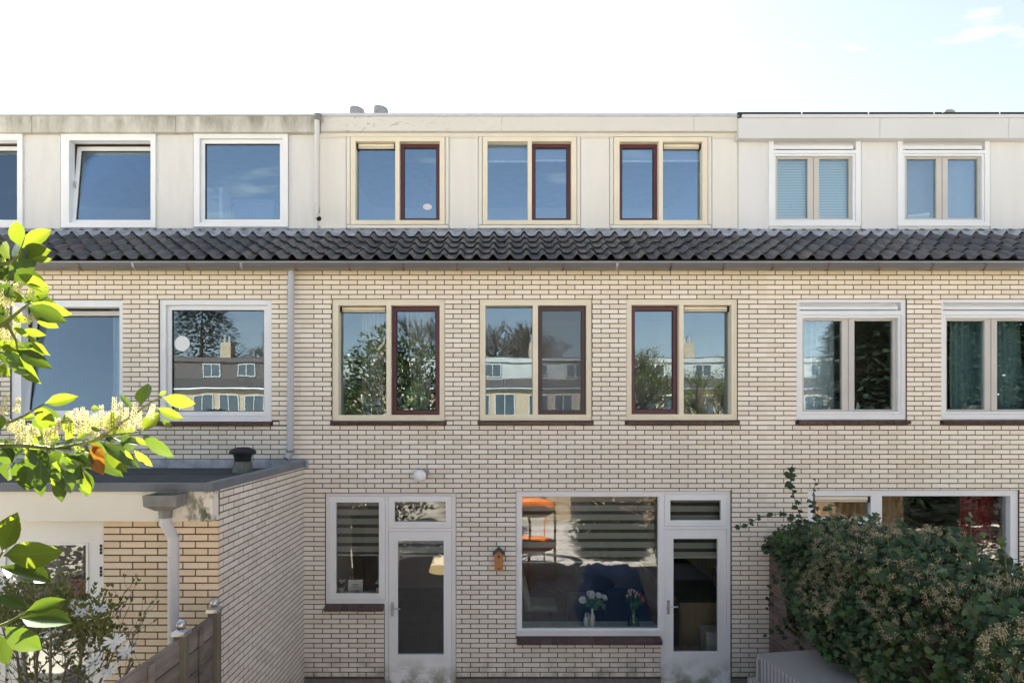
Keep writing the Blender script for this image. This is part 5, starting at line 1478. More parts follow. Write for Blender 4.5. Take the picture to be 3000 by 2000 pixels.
# flower heads
def umbel(mb, c, n, r):
    n = n.normalized(); a = n.orthogonal().normalized(); b2 = n.cross(a)
    for k in range(13):
        u = rng.random(); th = rng.uniform(0, 2*pi); ph = math.acos(1-1.25*u)
        d = n*cos(ph)+(a*cos(th)+b2*sin(th))*sin(ph)
        e = c+d*r*rng.uniform(0.8, 1.05)
        s_ = d.orthogonal().normalized()*0.0016
        s2 = d.cross(s_)
        b0 = len(mb.v); mb.v += [tuple(c+s_), tuple(c-s_*0.5+s2), tuple(c-s_*0.5-s2), tuple(e)]
        mb.f += [(b0, b0+1, b0+3), (b0+1, b0+2, b0+3), (b0+2, b0, b0+3)]
        mb.octa(e, 0.0048)
nu = 0; um = MB(); heads_l = []
for i in range(2300):
    Z = 6.6-(6.6-3.1)*rng.random()**0.9; a = rng.uniform(0.05, 0.86)
    if mnoise.noise((Z*1.9, a*4.0, 9.0)) < -0.12: continue
    if a < 0.25 and Z > 5.9: continue
    p, n = ivy_surface(Z, a, rng.uniform(0.02, 0.11))
    heads_l.append((p, (n+Vector((0, -0.5, 0.5))).normalized(), rng.uniform(0.022, 0.034)))
heads_l = heads_l[:1050]
for k, (p, n, r) in enumerate(heads_l):
    if k < 60:
        o1 = MB(); umbel(o1, p, n, r); o1.build('flower_head', MT['umbel'], ivy)
    else: umbel(um, p, n, r)
    st = MB() if False else None
    q = p-n*0.09+Vector((0, 0, -0.02))
    um.tube([q, p], 0.0018, 3, cap=False)
um.build('flower_heads', MT['umbel'], ivy, kind='stuff')
# long free shoots
def shoot(path, Ls, nleaf, name):
    pts = [P(*q) for q in path]
    mb = MB(); mb.tube(pts, [0.008]+[0.005]*(len(pts)-2)+[0.002], 5); mb.build('shoot', MT['twig'], ivy)
    tot = len(pts)-1
    for i in range(nleaf):
        u = (i+0.5)/nleaf*tot; k = min(tot-1, int(u)); f = u-k
        p = pts[k].lerp(pts[k+1], f)
        sg = -1 if i % 2 else 1
        d = Vector((sg*rng.uniform(0.6, 1.0), rng.uniform(-0.5, 0.1), rng.uniform(-0.5, 0.4)))
        m4 = frame4(p, d, Vector((rng.uniform(-0.5, 0.5), -0.8, 0.6)), rng.uniform(*Ls))
        inst('leaf', IVM[i % 2], ivy, None, mat4=m4)
shoot([(2375, 1560, 7.2), (2340, 1500, 7.2), (2322, 1440, 7.2), (2315, 1400, 7.2), (2312, 1376, 7.2)], (0.055, 0.10), 17, 's')
shoot([(2380, 1580, 7.1), (2345, 1530, 7.1), (2300, 1502, 7.1), (2230, 1512, 7.1), (2190, 1535, 7.1), (2152, 1545, 7.1)], (0.05, 0.085), 19, 's')
shoot([(2400, 1600, 7.0), (2400, 1540, 7.0), (2385, 1490, 7.0), (2375, 1462, 7.0)], (0.05, 0.08), 12, 's')
shoot([(2560, 1600, 6.3), (2545, 1560, 6.3), (2555, 1525, 6.3), (2558, 1506, 6.3)], (0.07, 0.10), 9, 's')
shoot([(2650, 1620, 6.0), (2645, 1560, 6.0), (2640, 1520, 6.0)], (0.05, 0.08), 8, 's')
shoot([(2860, 1600, 5.2), (2800, 1560, 5.2), (2780, 1545, 5.2)], (0.05, 0.09), 8, 's')
shoot([(2330, 1650, 7.3), (2270, 1680, 7.2), (2255, 1740, 7.2), (2250, 1790, 7.2)], (0.05, 0.08), 10, 's')
shoot([(2330, 1760, 7.2), (2290, 1830, 7.1), (2240, 1860, 7.1)], (0.04, 0.07), 10, 's')
for k in range(34):    # stray shoots standing off the thicket
    Zs = rng.uniform(3.6, 7.0); a = rng.uniform(0.3, 0.8)
    p, n = ivy_surface(Zs, a, -0.02)
    q = p + n*rng.uniform(0.12, 0.42 if a > 0.5 else 0.28) + Vector((rng.uniform(-0.1, 0.1), 0, rng.uniform(0.0, 0.12)))
    e = q + (n*0.4+Vector((rng.uniform(-0.5, 0.3), rng.uniform(-0.3, 0.3), rng.uniform(-0.3, 0.6))))*rng.uniform(0.08, 0.2)
    mb = MB(); mb.tube([p, q, e], [0.005, 0.004, 0.002], 4); mb.build('shoot', MT['twig'], ivy)
    for i in range(6):
        u = (i+1)/6; c_ = p.lerp(q, min(1, u*2)) if u < 0.5 else q.lerp(e, u*2-1)
        inst('leaf', (IVMY if i > 3 else IVM)[i % 2], ivy, None, mat4=frame4(c_, Vector((rng.uniform(-1, 1), rng.uniform(-.6, .2), rng.uniform(-.6, .3))), Vector((rng.uniform(-.4, .4), -0.7, 0.6)), rng.uniform(0.04, 0.075)))
for k in range(30):    # hanging strands over the bare bricks
    px = rng.uniform(2290, 2470); y0 = rng.uniform(1640, 1760); Zs = 7.25-(px-2290)/180*0.9
    pth = [(px, y0, Zs), (px+rng.uniform(-12, 12), y0+60, Zs-0.05), (px+rng.uniform(-20, 20), y0+110+rng.uniform(0, 50), Zs-0.05)]
    shoot(pth, (0.04, 0.075), 11, 's')

# ------------------------------------------------------------------ rattan storage box under the ivy
m, nt, b = new_mat('grey_rattan')
g = node(nt, 'ShaderNodeTexCoord')
wv = node(nt, 'ShaderNodeTexWave'); wv.inputs['Scale'].default_value = 34; wv.inputs['Distortion'].default_value = 0.6; wv.bands_direction = 'X'
wv2 = node(nt, 'ShaderNodeTexWave'); wv2.inputs['Scale'].default_value = 16; wv2.inputs['Distortion'].default_value = 0.3; wv2.bands_direction = 'Y'
nt.links.new(g.outputs['Object'], wv.inputs[0]); nt.links.new(g.outputs['Object'], wv2.inputs[0])
hgt = mathn(nt, 'MULTIPLY', wv.outputs['Fac'], mathn(nt, 'ADD', wv2.outputs['Fac'], 0.4))
c = mixc(nt, hgt, (0.22, 0.215, 0.21), (0.52, 0.51, 0.50)); nt.links.new(c, b.inputs['Base Color'])
c2 = pos_noise(nt, 6, 4); b.inputs['Roughness'].default_value = 0.6
bump(nt, b, hgt, 0.6, 0.006)
MT['rattan'] = m
def rbox(name, label, corner_px, Zc, z_lid, wid, dep, ang, cat='storage box'):
    c = P(*corner_px, Zc); zt = z_lid
    th = radians(ang); ux = Vector((cos(th), sin(th), 0)); uy = Vector((sin(th), -cos(th), 0))
    o_ = Vector((c.x, c.y, 0))
    t = thing(name, o_+ux*wid/2+uy*dep/2, label, cat)
    def blk(a0, a1, b0, b1, z0, z1, nm, mat):
        mb = MB(); mb.box(0, 1, 0, 1, z0, z1)
        mb.xf(lambda p: o_+ux*(a0+(a1-a0)*p.x)+uy*(b0+(b1-b0)*p.y)+Vector((0, 0, p.z)))
        mb.f = [f[::-1] for f in mb.f]
        return mb.build(nm, mat, t)
    blk(0, wid, 0, dep, zt-0.045, zt, 'lid', MT['rattan'])
    blk(0.025, wid-0.025, 0.025, dep-0.025, 0.03, zt-0.0455, 'body', MT['rattan'])
    for a in (0.0, wid-0.03):
        for b2 in (0.0, dep-0.03):
            blk(a, a+0.03, b2, b2+0.03, 0.012, zt-0.046, 'corner_post', MT['rattan'])
    return t
Zb = 6.43; zl = EYE-(1913-VPY)*Zb/FPX
rbox('rattan_storage_box', 'grey woven rattan cushion box below the ivy beside the wall', (2215, 1913), Zb, zl, 0.80, 1.0, 9.0)
Zb = 6.5; zl = EYE-(1983-VPY)*Zb/FPX
rbox('rattan_footstool', 'small low grey rattan box left of the cushion box', (2190, 1983), Zb, zl, 0.10, 0.5, 9.0)

# ------------------------------------------------------------------ laurel at the left edge
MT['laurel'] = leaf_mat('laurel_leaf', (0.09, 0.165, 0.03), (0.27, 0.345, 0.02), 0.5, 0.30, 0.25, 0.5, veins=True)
MT['laurel_d'] = leaf_mat('shade_toned_laurel_leaf', (0.065, 0.115, 0.038), (0.12, 0.19, 0.012), 0.32, 0.27, 0.3, 0.6, veins=True)  # darker copy of the laurel leaf; shade from overlapping leaves put into the colour
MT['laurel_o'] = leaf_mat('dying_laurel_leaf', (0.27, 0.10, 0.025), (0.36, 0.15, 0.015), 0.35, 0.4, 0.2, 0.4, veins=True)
MT['raceme'] = leaf_mat('laurel_blossom', (0.88, 0.84, 0.60), (0.90, 0.86, 0.50), 0.45, 0.6, 0.2, 0.2)
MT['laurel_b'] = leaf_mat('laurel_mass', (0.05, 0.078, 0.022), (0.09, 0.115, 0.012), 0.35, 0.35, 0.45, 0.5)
MT['lstem'] = M('laurel_stem', (0.17, 0.19, 0.05), 0.6, 0.3, 20)
MT['bark'] = M('bark', (0.085, 0.07, 0.055), 0.9, 0.35, 12, bmp=0.5, bscale=40, stretch=(1, 1, 0.3))
def laurel_mesh(curl, fold):
    mb = MB(); ts = [(0, 0.03), (0.06, 0.05), (0.16, 0.20), (0.33, 0.40), (0.52, 0.46), (0.70, 0.40), (0.86, 0.22), (0.95, 0.08), (1.0, 0.01)]
    for t_, w_ in ts:
        z = -curl*t_*t_
        e = 0.012*sin(t_*23)
        mb.v += [(-w_/2, t_, z+fold*w_+e), (-w_/4, t_, z+fold*w_*0.35), (0, t_, z-0.012), (w_/4, t_, z+fold*w_*0.35), (w_/2, t_, z+fold*w_-e)]
    for j in range(len(ts)-1):
        for i in range(4):
            a = j*5+i; mb.f.append((a, a+1, a+6, a+5))
    return mb
LB = [laurel_mesh(0.10, 0.12), laurel_mesh(0.25, 0.05), laurel_mesh(-0.05, 0.18)]
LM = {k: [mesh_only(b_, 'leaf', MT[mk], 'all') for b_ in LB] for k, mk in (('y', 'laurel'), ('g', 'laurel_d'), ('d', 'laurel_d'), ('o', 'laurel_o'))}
LX, LY = -2.85, -6.15
laurel = thing('cherry_laurel', (LX, LY, 0), 'cherry laurel with sunlit leaves and white flower spikes reaching in from the left', 'shrub')
S1 = lambda x, y: (0.3189*x, 600+0.3189*y)
S2 = lambda x, y: (0.3061*x, 1080+0.3061*y)
S3 = lambda x, y: (0.3316*x, 1480+0.3316*y)
up_leaves = [(190,390,150,155,'y',.9),(205,395,455,220,'y',.9),(90,500,-10,340,'y',1),(170,480,390,395,'y',1.1),(200,490,388,398,'d',1),(290,500,470,500,'y',.7),(70,690,270,505,'d',1.1),
 (220,600,410,745,'d',.6),(240,800,440,770,'y',1.2),(160,640,400,740,'y',.5),(280,900,620,1000,'y',.5),(250,930,590,1065,'d',.7),(300,1000,530,1130,'y',.8),(200,1150,380,1190,'y',.6),(260,1190,440,1390,'y',.5),
 (160,1230,215,1345,'d',1),(150,1330,460,1490,'d',.6),(30,1340,240,1450,'g',1.1),(60,1430,270,1560,'d',.8),(0,1460,75,1568,'y',.9),(60,560,120,700,'d',1),(0,560,40,700,'d',1),(-30,420,50,560,'d',.9),(40,760,140,860,'d',.8),(-40,900,40,1020,'d',.9),(30,800,220,880,'y',.6),
 (-60,1240,70,1330,'y',.7),(-40,680,60,640,'y',.9)]
lo_leaves = [(430,330,725,265,'y',.5),(1350,350,1400,130,'g',1.4),(1560,275,1835,345,'y',.8),(1520,250,1590,215,'y',.9),(1500,370,1762,478,'y',.6),(1360,590,1535,425,'y',1.2),(1540,470,1650,568,'d',.6),(1350,620,1640,865,'d',.3),(1290,650,1410,732,'y',.7),
 (1280,770,1455,945,'y',.6),(1160,620,1290,775,'g',1.3),(960,700,1335,895,'g',.6),(1090,660,1365,740,'g',.25),(870,710,1010,855,'o',.7),(862,760,995,1015,'o',.8),(800,750,1135,1005,'d',.6),(1010,610,1172,430,'y',1.1),(960,385,828,372,'y',.6),(1265,395,1150,235,'g',.5),
 (690,660,590,425,'y',.9),(550,540,340,400,'y',1.2),(590,480,380,368,'d',.6),(190,470,345,455,'y',.9),(520,720,810,722,'g',1.1),(250,760,40,960,'g',1.4),(300,830,225,1180,'d',1.2),(285,770,450,930,'g',1.1),(460,815,580,930,'g',1.2),(390,890,370,1165,'d',1.1),(545,880,490,1140,'y',1.1),
 (600,890,665,1190,'d',.9),(590,860,760,1075,'d',.9),(590,820,695,1010,'d',.9),(575,1040,540,1200,'y',.8),(600,1030,620,1170,'d',.7),(30,780,0,945,'d',1.1),(1100,820,1120,895,'y',1),(700,860,810,970,'y',.8),(750,780,865,935,'d',1),(400,590,340,470,'d',1),(20,440,-40,600,'d',1),
 (60,470,0,570,'y',1),(550,600,480,660,'y',1),(860,560,960,590,'d',.8),(820,620,700,590,'y',.6),(650,830,760,860,'d',.7),(120,640,20,690,'g',.8),(1000,640,1110,700,'d',.8),(700,740,830,800,'y',.7),(1180,760,1250,870,'y',.5),(450,880,560,1090,'d',.9),(330,880,420,1010,'d',1)]
bl_leaves = [(20,400,130,75,'y',.9),(30,440,515,425,'y',.75),(0,540,480,695,'g',.35),(-20,790,240,920,'g',.7),(230,935,550,830,'d',.6),(180,990,645,1055,'g',.7),(40,1065,355,1290,'d',1.0),(-20,1130,60,1410,'d',.9),(90,250,130,90,'d',.7)]
lr = random.Random(5)
def add_leaves(lst, S, Zb):
    for (x0, y0, x1, y1, k, w_) in lst:
        Z = Zb+lr.uniform(-0.10, 0.10)
        b_ = P(*S(x0, y0), Z); e_ = P(*S(x1, y1), Z+lr.uniform(-0.05, 0.05))
        d = e_-b_; L = d.length
        if k == 'y': n = Vector((lr.uniform(-0.3, 0.2), -1, lr.uniform(-0.2, 0.25)))
        elif k == 'g': n = Vector((lr.uniform(-0.5, 0.0), -0.5, 0.85))
        elif k == 'o': n = Vector((0.3, -1, 0))
        else: n = Vector((lr.uniform(-0.2, 0.5), -0.9, lr.uniform(-0.1, 0.4)))
        m4 = frame4(b_, d, n, L, max(0.6, w_)*1.28)
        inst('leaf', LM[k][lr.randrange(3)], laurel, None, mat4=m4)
ZL = 2.32
add_leaves(up_leaves, S1, ZL); add_leaves(lo_leaves, S2, ZL); add_leaves(bl_leaves, S3, 2.2)
def filler(n, x0, x1, y0, y1, Zb, kinds, dirs):
    for i in range(n):
        px, py = lr.uniform(x0, x1), lr.uniform(y0, y1); k = lr.choice(kinds); L = lr.uniform(50, 92)
        th = radians(lr.gauss(*dirs)); Z = Zb+lr.uniform(0.02, 0.22)
        b_ = P(px, py, Z); e_ = P(px+cos(th)*L, py+sin(th)*L, Z+lr.uniform(-0.06, 0.06))
        n_ = Vector((lr.uniform(-.5, .5), -0.8, lr.uniform(-.2, .8)))
        inst('leaf', LM[k][lr.randrange(3)], laurel, None, mat4=frame4(b_, e_-b_, n_, (e_-b_).length, lr.uniform(0.7, 1.2)))
filler(34, -30, 260, 1275, 1385, ZL, 'ddygd', (75, 35))
filler(34, -40, 95, 720, 1060, ZL, 'ddyyd', (25, 45))
filler(8, 60, 330, 1230, 1330, ZL, 'dyy', (30, 60))
def stem(pts, S, Z, r0=0.010, r1=0.003):
    q = [P(*S(x, y), Z) for x, y in pts]
    n = len(q); mb = MB(); mb.tube(q, [r0+(r1-r0)*i/(n-1) for i in range(n)], 7); mb.build('stem', MT['lstem'], laurel, True)
stem([(-180,760),(0,735),(250,735),(520,765),(720,725),(900,690),(1030,640),(1350,600)], S2, ZL)
stem([(900,690),(1100,560),(1350,390),(1450,320),(1550,268)], S2, ZL, 0.006, 0.003)
stem([(-120,560),(120,500),(250,440),(430,332)], S2, ZL, 0.007, 0.003)
stem([(250,735),(300,830)], S2, ZL, 0.005, 0.003)
stem([(-150,600),(60,540),(180,470),(195,390)], S1, ZL, 0.009, 0.003)
stem([(-150,1200),(60,1080),(200,960),(290,890)], S1, ZL, 0.009, 0.003)
stem([(60,1080),(150,1250),(160,1330)], S1, ZL, 0.006, 0.003)
stem([(-100,1100),(80,1030),(200,960),(240,930)], S3, 2.2, 0.006, 0.003)
stem([(-60,520),(0,450),(30,400)], S3, 2.2, 0.005, 0.003)
def raceme(b_, e_, drk=False):
    mb = MB(); d = e_-b_; L = d.length
    mb.tube([b_, b_.lerp(e_, 0.5)+Vector((0, 0.004, 0)), e_], [0.0022, 0.0018, 0.001], 4)
    a = d.orthogonal().normalized(); b2 = d.cross(a).normalized()
    n = int(26+L*260)
    for i in range(n):
        t_ = 0.12+0.88*(i/n); th = i*2.4; r = 0.0082*(1.0-0.6*t_)+0.0030
        c = b_+d*t_+(a*cos(th)+b2*sin(th))*r
        mb.octa(c, 0.0040*(1.2-0.45*t_))
    mb.build('flower_spike', MT['raceme'], laurel, 'all')
rac2 = [(30,450,60,235),(150,430,182,275),(100,620,120,490),(180,725,170,500),(215,735,215,485),(290,745,280,520),(350,650,330,540),(470,800,430,535),(520,650,510,465),(565,610,552,470),(690,650,680,400),(745,650,730,375),(800,645,790,365),(832,570,820,400),(655,600,655,430),(920,690,910,425),(975,610,970,345),(1010,610,1040,415),(1090,570,1095,270),(1150,610,1150,320),(1200,590,1210,370),(1250,610,1300,315),(1320,570,1340,395),(1430,490,1470,340),(1180,600,1180,420),(440,700,470,560),(880,640,890,440),(1130,560,1120,420),(240,720,250,540)]
for (x0, y0, x1, y1) in rac2:
    Z = ZL+lr.uniform(-0.08, 0.08); raceme(P(*S2(x0, y0), Z), P(*S2(x1, y1), Z+lr.uniform(-0.03, 0.03)))
rac1 = [(30,640,25,440),(120,830,200,690),(270,860,312,725),(60,1260,60,960),(140,1220,150,940),(230,1090,345,960),(20,1000,30,760),(100,1280,190,980),(40,1280,20,1100),(180,860,140,720),(90,940,80,800)]
for (x0, y0, x1, y1) in rac1:
    Z = ZL+lr.uniform(-0.02, 0.14); raceme(P(*S1(x0, y0), Z), P(*S1(x1, y1), Z))
# the body of the laurel, left of the picture
mb = MB(); mb.tube([(LX, LY, 0), (LX+0.05, LY, 1.2), (LX-0.05, LY+0.1, 2.6), (LX, LY, 4.6)], [0.07, 0.055, 0.04, 0.015], 8); mb.build('trunk', MT['bark'], laurel, True)
mb = MB()
for i in range(46):
    z = lr.uniform(0.6, 4.9); th = lr.uniform(0, 2*pi); R_ = lr.uniform(0.5, 1.0)
    p0 = Vector((LX, LY, z)); p1 = p0+Vector((cos(th)*R_, sin(th)*R_, R_*0.55))
    if in_view(p1): continue
    mb.tube([p0, (p0+p1)/2+Vector((0, 0, -0.04)), p1], [0.02, 0.013, 0.004], 5)
for q in ((0.3061*-180, 1080+0.3061*760, ZL), (0.3061*-120, 1080+0.3061*560, ZL), (-48, 600+0.3189*600, ZL), (-48, 600+0.3189*1200, ZL), (-33, 1480+0.3316*1100, 2.2), (-20, 1480+0.3316*520, 2.2)):
    e_ = P(*q); mb.tube([(LX, LY, e_.z-0.5), Vector((LX, LY, e_.z-0.5)).lerp(e_, 0.6)-Vector((0, 0, 0.05)), e_], [0.02, 0.014, 0.010], 6)
mb.build('branches', MT['bark'], laurel, True)
fol = MB(); n_ = 0
for i in range(9000):
    u = Vector((lr.gauss(0, 1), lr.gauss(0, 1), lr.gauss(0, 1))).normalized()*lr.uniform(0.55, 1.0)
    p = Vector((LX+0.30+u.x*1.5, LY-0.5+u.y*1.35, 3.2+u.z*2.45))
    if p.z < 0.4: continue
    ZZ = p.y+DIST
    if ZZ > -0.2 and p.x > -1462/FPX*max(ZZ, 0.3)-0.22: continue
    d = Vector((u.x, u.y, lr.uniform(-0.4, 0.9)))+Vector((lr.uniform(-.5,.5), lr.uniform(-.5,.5), 0))
    flat_leaf(fol, p, d, Vector((lr.uniform(-.8,.8), lr.uniform(-.8,.8), 1)), lr.uniform(0.11, 0.18), 0.06)
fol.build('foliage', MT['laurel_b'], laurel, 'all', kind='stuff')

# ------------------------------------------------------------------ star magnolia at the lower left
MT['mleaf'] = leaf_mat('magnolia_leaf', (0.135, 0.155, 0.05), (0.18, 0.21, 0.04), 0.3, 0.5, 0.35, 0.3)
MT['mflower'] = leaf_mat('magnolia_petal', (0.90, 0.89, 0.87), (0.75, 0.75, 0.72), 0.1, 0.6, 0.06, 0.2)
MT['mbark'] = M('magnolia_bark', (0.17, 0.145, 0.115), 0.85, 0.25, 20)
ZM = 4.45
mb0 = P(120, 2100, ZM+0.1); mb0.z = 0
mag = thing('magnolia', tuple(mb0), 'twiggy star magnolia with white star flowers in front of the extension', 'shrub')
mr = random.Random(21)
bm = MB(); tips = []
def grow(p, d, L, r, lvl):
    n = 3; pts = [p]; q = p.copy(); dd = d.copy()
    for i in range(n):
        dd = (dd+Vector((mr.uniform(-.35,.35), mr.uniform(-.3,.3), mr.uniform(-.2,.3)))).normalized(); q = q+dd*L/n; pts.append(q.copy())
    bm.tube(pts, [r, r*0.85, r*0.7, r*0.5], 5 if lvl > 1 else 4, cap=False)
    if lvl == 0 or r < 0.0016:
        tips.append((q, dd)); return
    for k in range(3 if lvl > 1 else 2):
        nd = (dd+Vector((mr.uniform(-1,1), mr.uniform(-.8,.8), mr.uniform(-.3,.8)))*0.85).normalized()
        grow(pts[mr.choice((2, 3, 3))], nd, L*mr.uniform(0.6, 0.85), r*0.6, lvl-1)
    for k in range(2): tips.append((pts[k+1], (dd+Vector((mr.uniform(-1,1), mr.uniform(-1,1), mr.uniform(-.5,1)))).normalized()))
for (px, py) in ((60, 1860), (150, 1830), (250, 1850), (330, 1920), (30, 1760), (390, 1940), (200, 1930), (110, 1780)):
    e_ = P(px, py, ZM+mr.uniform(-0.2, 0.25)); s0 = mb0+Vector((mr.uniform(-.08,.08), 0, 0.3))
    mid = s0.lerp(e_, 0.6)+Vector((mr.uniform(-.1,.1), mr.uniform(-.1,.1), -0.02))
    bm.tube([mb0, s0, mid, e_], [0.022, 0.017, 0.011, 0.007], 6, cap=False)
    for k in range(4):
        grow(mid.lerp(e_, mr.uniform(0.2, 1)), (Vector((mr.uniform(-1,1), mr.uniform(-.7,.7), mr.uniform(0,1)))).normalized(), 0.26, 0.006, 2)
bm.build('branches', MT['mbark'], mag, True)
fol = MB()
lim = lambda p: p.x < FXR-0.03
def tuft(p, d):
    for k in range(4):
        dd = (d+Vector((mr.uniform(-.8,.8), mr.uniform(-.8,.8), mr.uniform(-.2,.9)))).normalized()
        flat_leaf(fol, p, dd, Vector((mr.uniform(-1,1), -1, 0.4)), mr.uniform(0.022, 0.042), 0.013)
for (p, d) in tips:
    if lim(p): tuft(p, d)
for i in range(1300):
    px, py = mr.uniform(-30, 330), mr.gauss(1790, 45)
    py = py+max(0, (px-200))*0.45
    p = P(px, py, ZM+mr.uniform(-0.3, 0.3))
    if lim(p): tuft(p, Vector((0, 0, 1)))
fol.build('foliage', MT['mleaf'], mag, kind='stuff')
for (px, py, r) in ((220,1766,.05),(240,1790,.075),(285,1787,.085),(155,1842,.075),(335,1878,.08),(372,1905,.075),(275,1935,.085),(325,1962,.085),(262,1800,.05),(5,1722,.05)):
    c = P(px, py, ZM-0.12+mr.uniform(-0.1, 0.1)); fm = MB()
    n = Vector((mr.uniform(-.4,.4), -0.6, mr.uniform(0.5, 1.0))).normalized(); a = n.orthogonal().normalized(); b2 = n.cross(a)
    for k in range(13):
        th = 2*pi*k/13+mr.uniform(-.2,.2); o_ = a*cos(th)+b2*sin(th)
        dd = (o_+n*mr.uniform(-0.15, 0.6)).normalized()
        dd = (dd+Vector((0, 0, -0.15))).normalized()
        petal(fm, c, dd, n, r*0.98*mr.uniform(0.75, 1.0), r*0.24, 0.12)
    fm.ball(c+n*0.006, 0.008, 8, 6)
    fm.build('flower', MT['mflower'], mag, 'all')
# ------------------------------------------------------------------ what the windows reflect: gardens and houses across
YO = -36.0
MT['o_brick'] = M('opposite_brick', (0.36, 0.27, 0.18), 0.85, 0.3, 4, stretch=(1, 1, 3))
MT['o_white'] = M('weathered_white', (0.36, 0.35, 0.325), 0.7, 0.12, 1.5)
MT['o_dark'] = M('brown_cladding', (0.075, 0.055, 0.05), 0.7, 0.2, 3)
MT['o_glass'] = M('far_glass', (0.06, 0.075, 0.09), 0.08, 0.2, 2, spec=0.8)
MT['o_tile'] = M('opposite_roof_tile', (0.075, 0.06, 0.055), 0.6, 0.4, 9, bmp=0.4, bscale=8, stretch=(1, 0.2, 0.2))
looks = ['brown clad', 'cream', 'white', 'off-white', 'pale grey']
def far_house(i, x0, dark, label):
    w = 5.94; x1 = x0+w
    h = thing('terraced_house', (x0+w/2, YO, 0), label, 'house', 'houses across the gardens')
    # mirrored layout: the front faces +y
    def fb(nm, a, b2, y0, y1, z0, z1, mat, par=None): mb = MB(); mb.box(a, b2, y0, y1, z0, z1); return mb.build(nm, mat, par or h)
    fb('wall', x0+0.003, x1-0.003, YO-8, YO, 0, 5.4, MT['o_brick'])
    mb = MB()
    mb.v = [(x, y, z) for x in (x0+0.003, x1-0.003) for (y, z) in ((YO+0.15, 5.4), (YO-0.93, 6.15), (YO-0.93, 5.401), (YO+0.15, 5.3))]
    mb.f = [(0, 1, 5, 4), (0, 3, 2, 1), (4, 5, 6, 7), (0, 4, 7, 3)]
    rf_ = mb.build('roof', MT['o_tile'], h)
    for k in range(28):
        xx = x0+0.1+k*0.209
        mb = MB(); mb.tube([(xx, YO+0.15, 5.42), (xx, YO-0.93, 6.17)], 0.055, 6, cap=False); mb.build('tile_roll', MT['o_tile'], rf_, True)
    mb = MB(); mb.tube([(x0, YO+0.24, 5.36), (x1, YO+0.24, 5.36)], 0.07, 8); mb.build('gutter', MT['zinc_rim'], h, True)
    dm = MT['o_dark'] if dark else MT['o_white']
    fb('dormer', x0+0.004, x1-0.004, YO-7.0, YO-0.95, 6.151, 7.62, dm)
    fb('fascia_board', x0+0.004, x1-0.004, YO-0.949, YO-0.84, 7.36, 7.66, MT['o_dark'] if dark else MT['o_white'])
    mb = MB(); mb.v = [(x, y, z) for x in (x0+0.01, x1-0.01) for (y, z) in ((YO-1.5, 7.621), (YO-4.2, 8.05), (YO-7.0, 7.621))]
    mb.f = [(0, 3, 4, 1), (1, 4, 5, 2), (0, 1, 2), (3, 5, 4), (0, 2, 5, 3)]; mb.build('upper_roof', MT['o_tile'], h)
    if True:
        cx = x0+w*0.15
        ch = fb('chimney', cx, cx+0.75, YO-4.4, YO-3.6, 7.8, 9.05, MT['o_brick'])
        mb = MB(); mb.lathe([(0.14, 0), (0.14, 0.45), (0.2, 0.47), (0.2, 0.6)], (cx+0.2, YO-4.0, 9.051), 12); mb.build('flue', MT['galv'], ch, True)
        mb = MB(); mb.lathe([(0.12, 0), (0.12, 0.5)], (cx+0.55, YO-4.0, 9.051), 12); mb.build('flue', MT['galv'], ch, True)
    for (fxr, z0, z1, y, wd) in ((0.14, 6.32, 7.25, YO-0.95, 1.25), (0.56, 6.32, 7.25, YO-0.95, 1.25), (0.10, 3.45, 4.95, YO, 1.4), (0.40, 3.45, 4.95, YO, 1.4), (0.70, 3.45, 4.95, YO, 1.4), (0.08, 0.75, 2.5, YO, 1.8), (0.55, 0.75, 2.5, YO, 1.8)):
        xa = x0+w*fxr; mb = MB()
        mb.holes(xa, xa+wd, z0, z1, y+0.002, y+0.06, [(xa+0.08, xa+wd*0.5-0.03, z0+0.08, z1-0.08), (xa+wd*0.5+0.03, xa+wd-0.08, z0+0.08, z1-0.08)])
        wn_ = mb.build('window', MT['o_white'] if i % 3 else MT['cream'], h)
        fb('pane', xa+0.05, xa+wd-0.05, y+0.005, y+0.02, z0+0.05, z1-0.05, MT['o_glass'], wn_)
    fb('door', x0+w*0.42, x0+w*0.42+0.8, YO+0.002, YO+0.05, 0.02, 2.2, MT['o_dark'])
ords = ['first', 'second', 'third', 'fourth', 'fifth', 'sixth', 'seventh', 'eighth', 'ninth', 'tenth', 'eleventh']
for i in range(11):
    dark = i == 1 or i == 0
    far_house(i, -28.2+i*5.94, dark, ords[i]+' house from the left in the sunlit row across the gardens' + (', with dark cladding' if dark else ''))
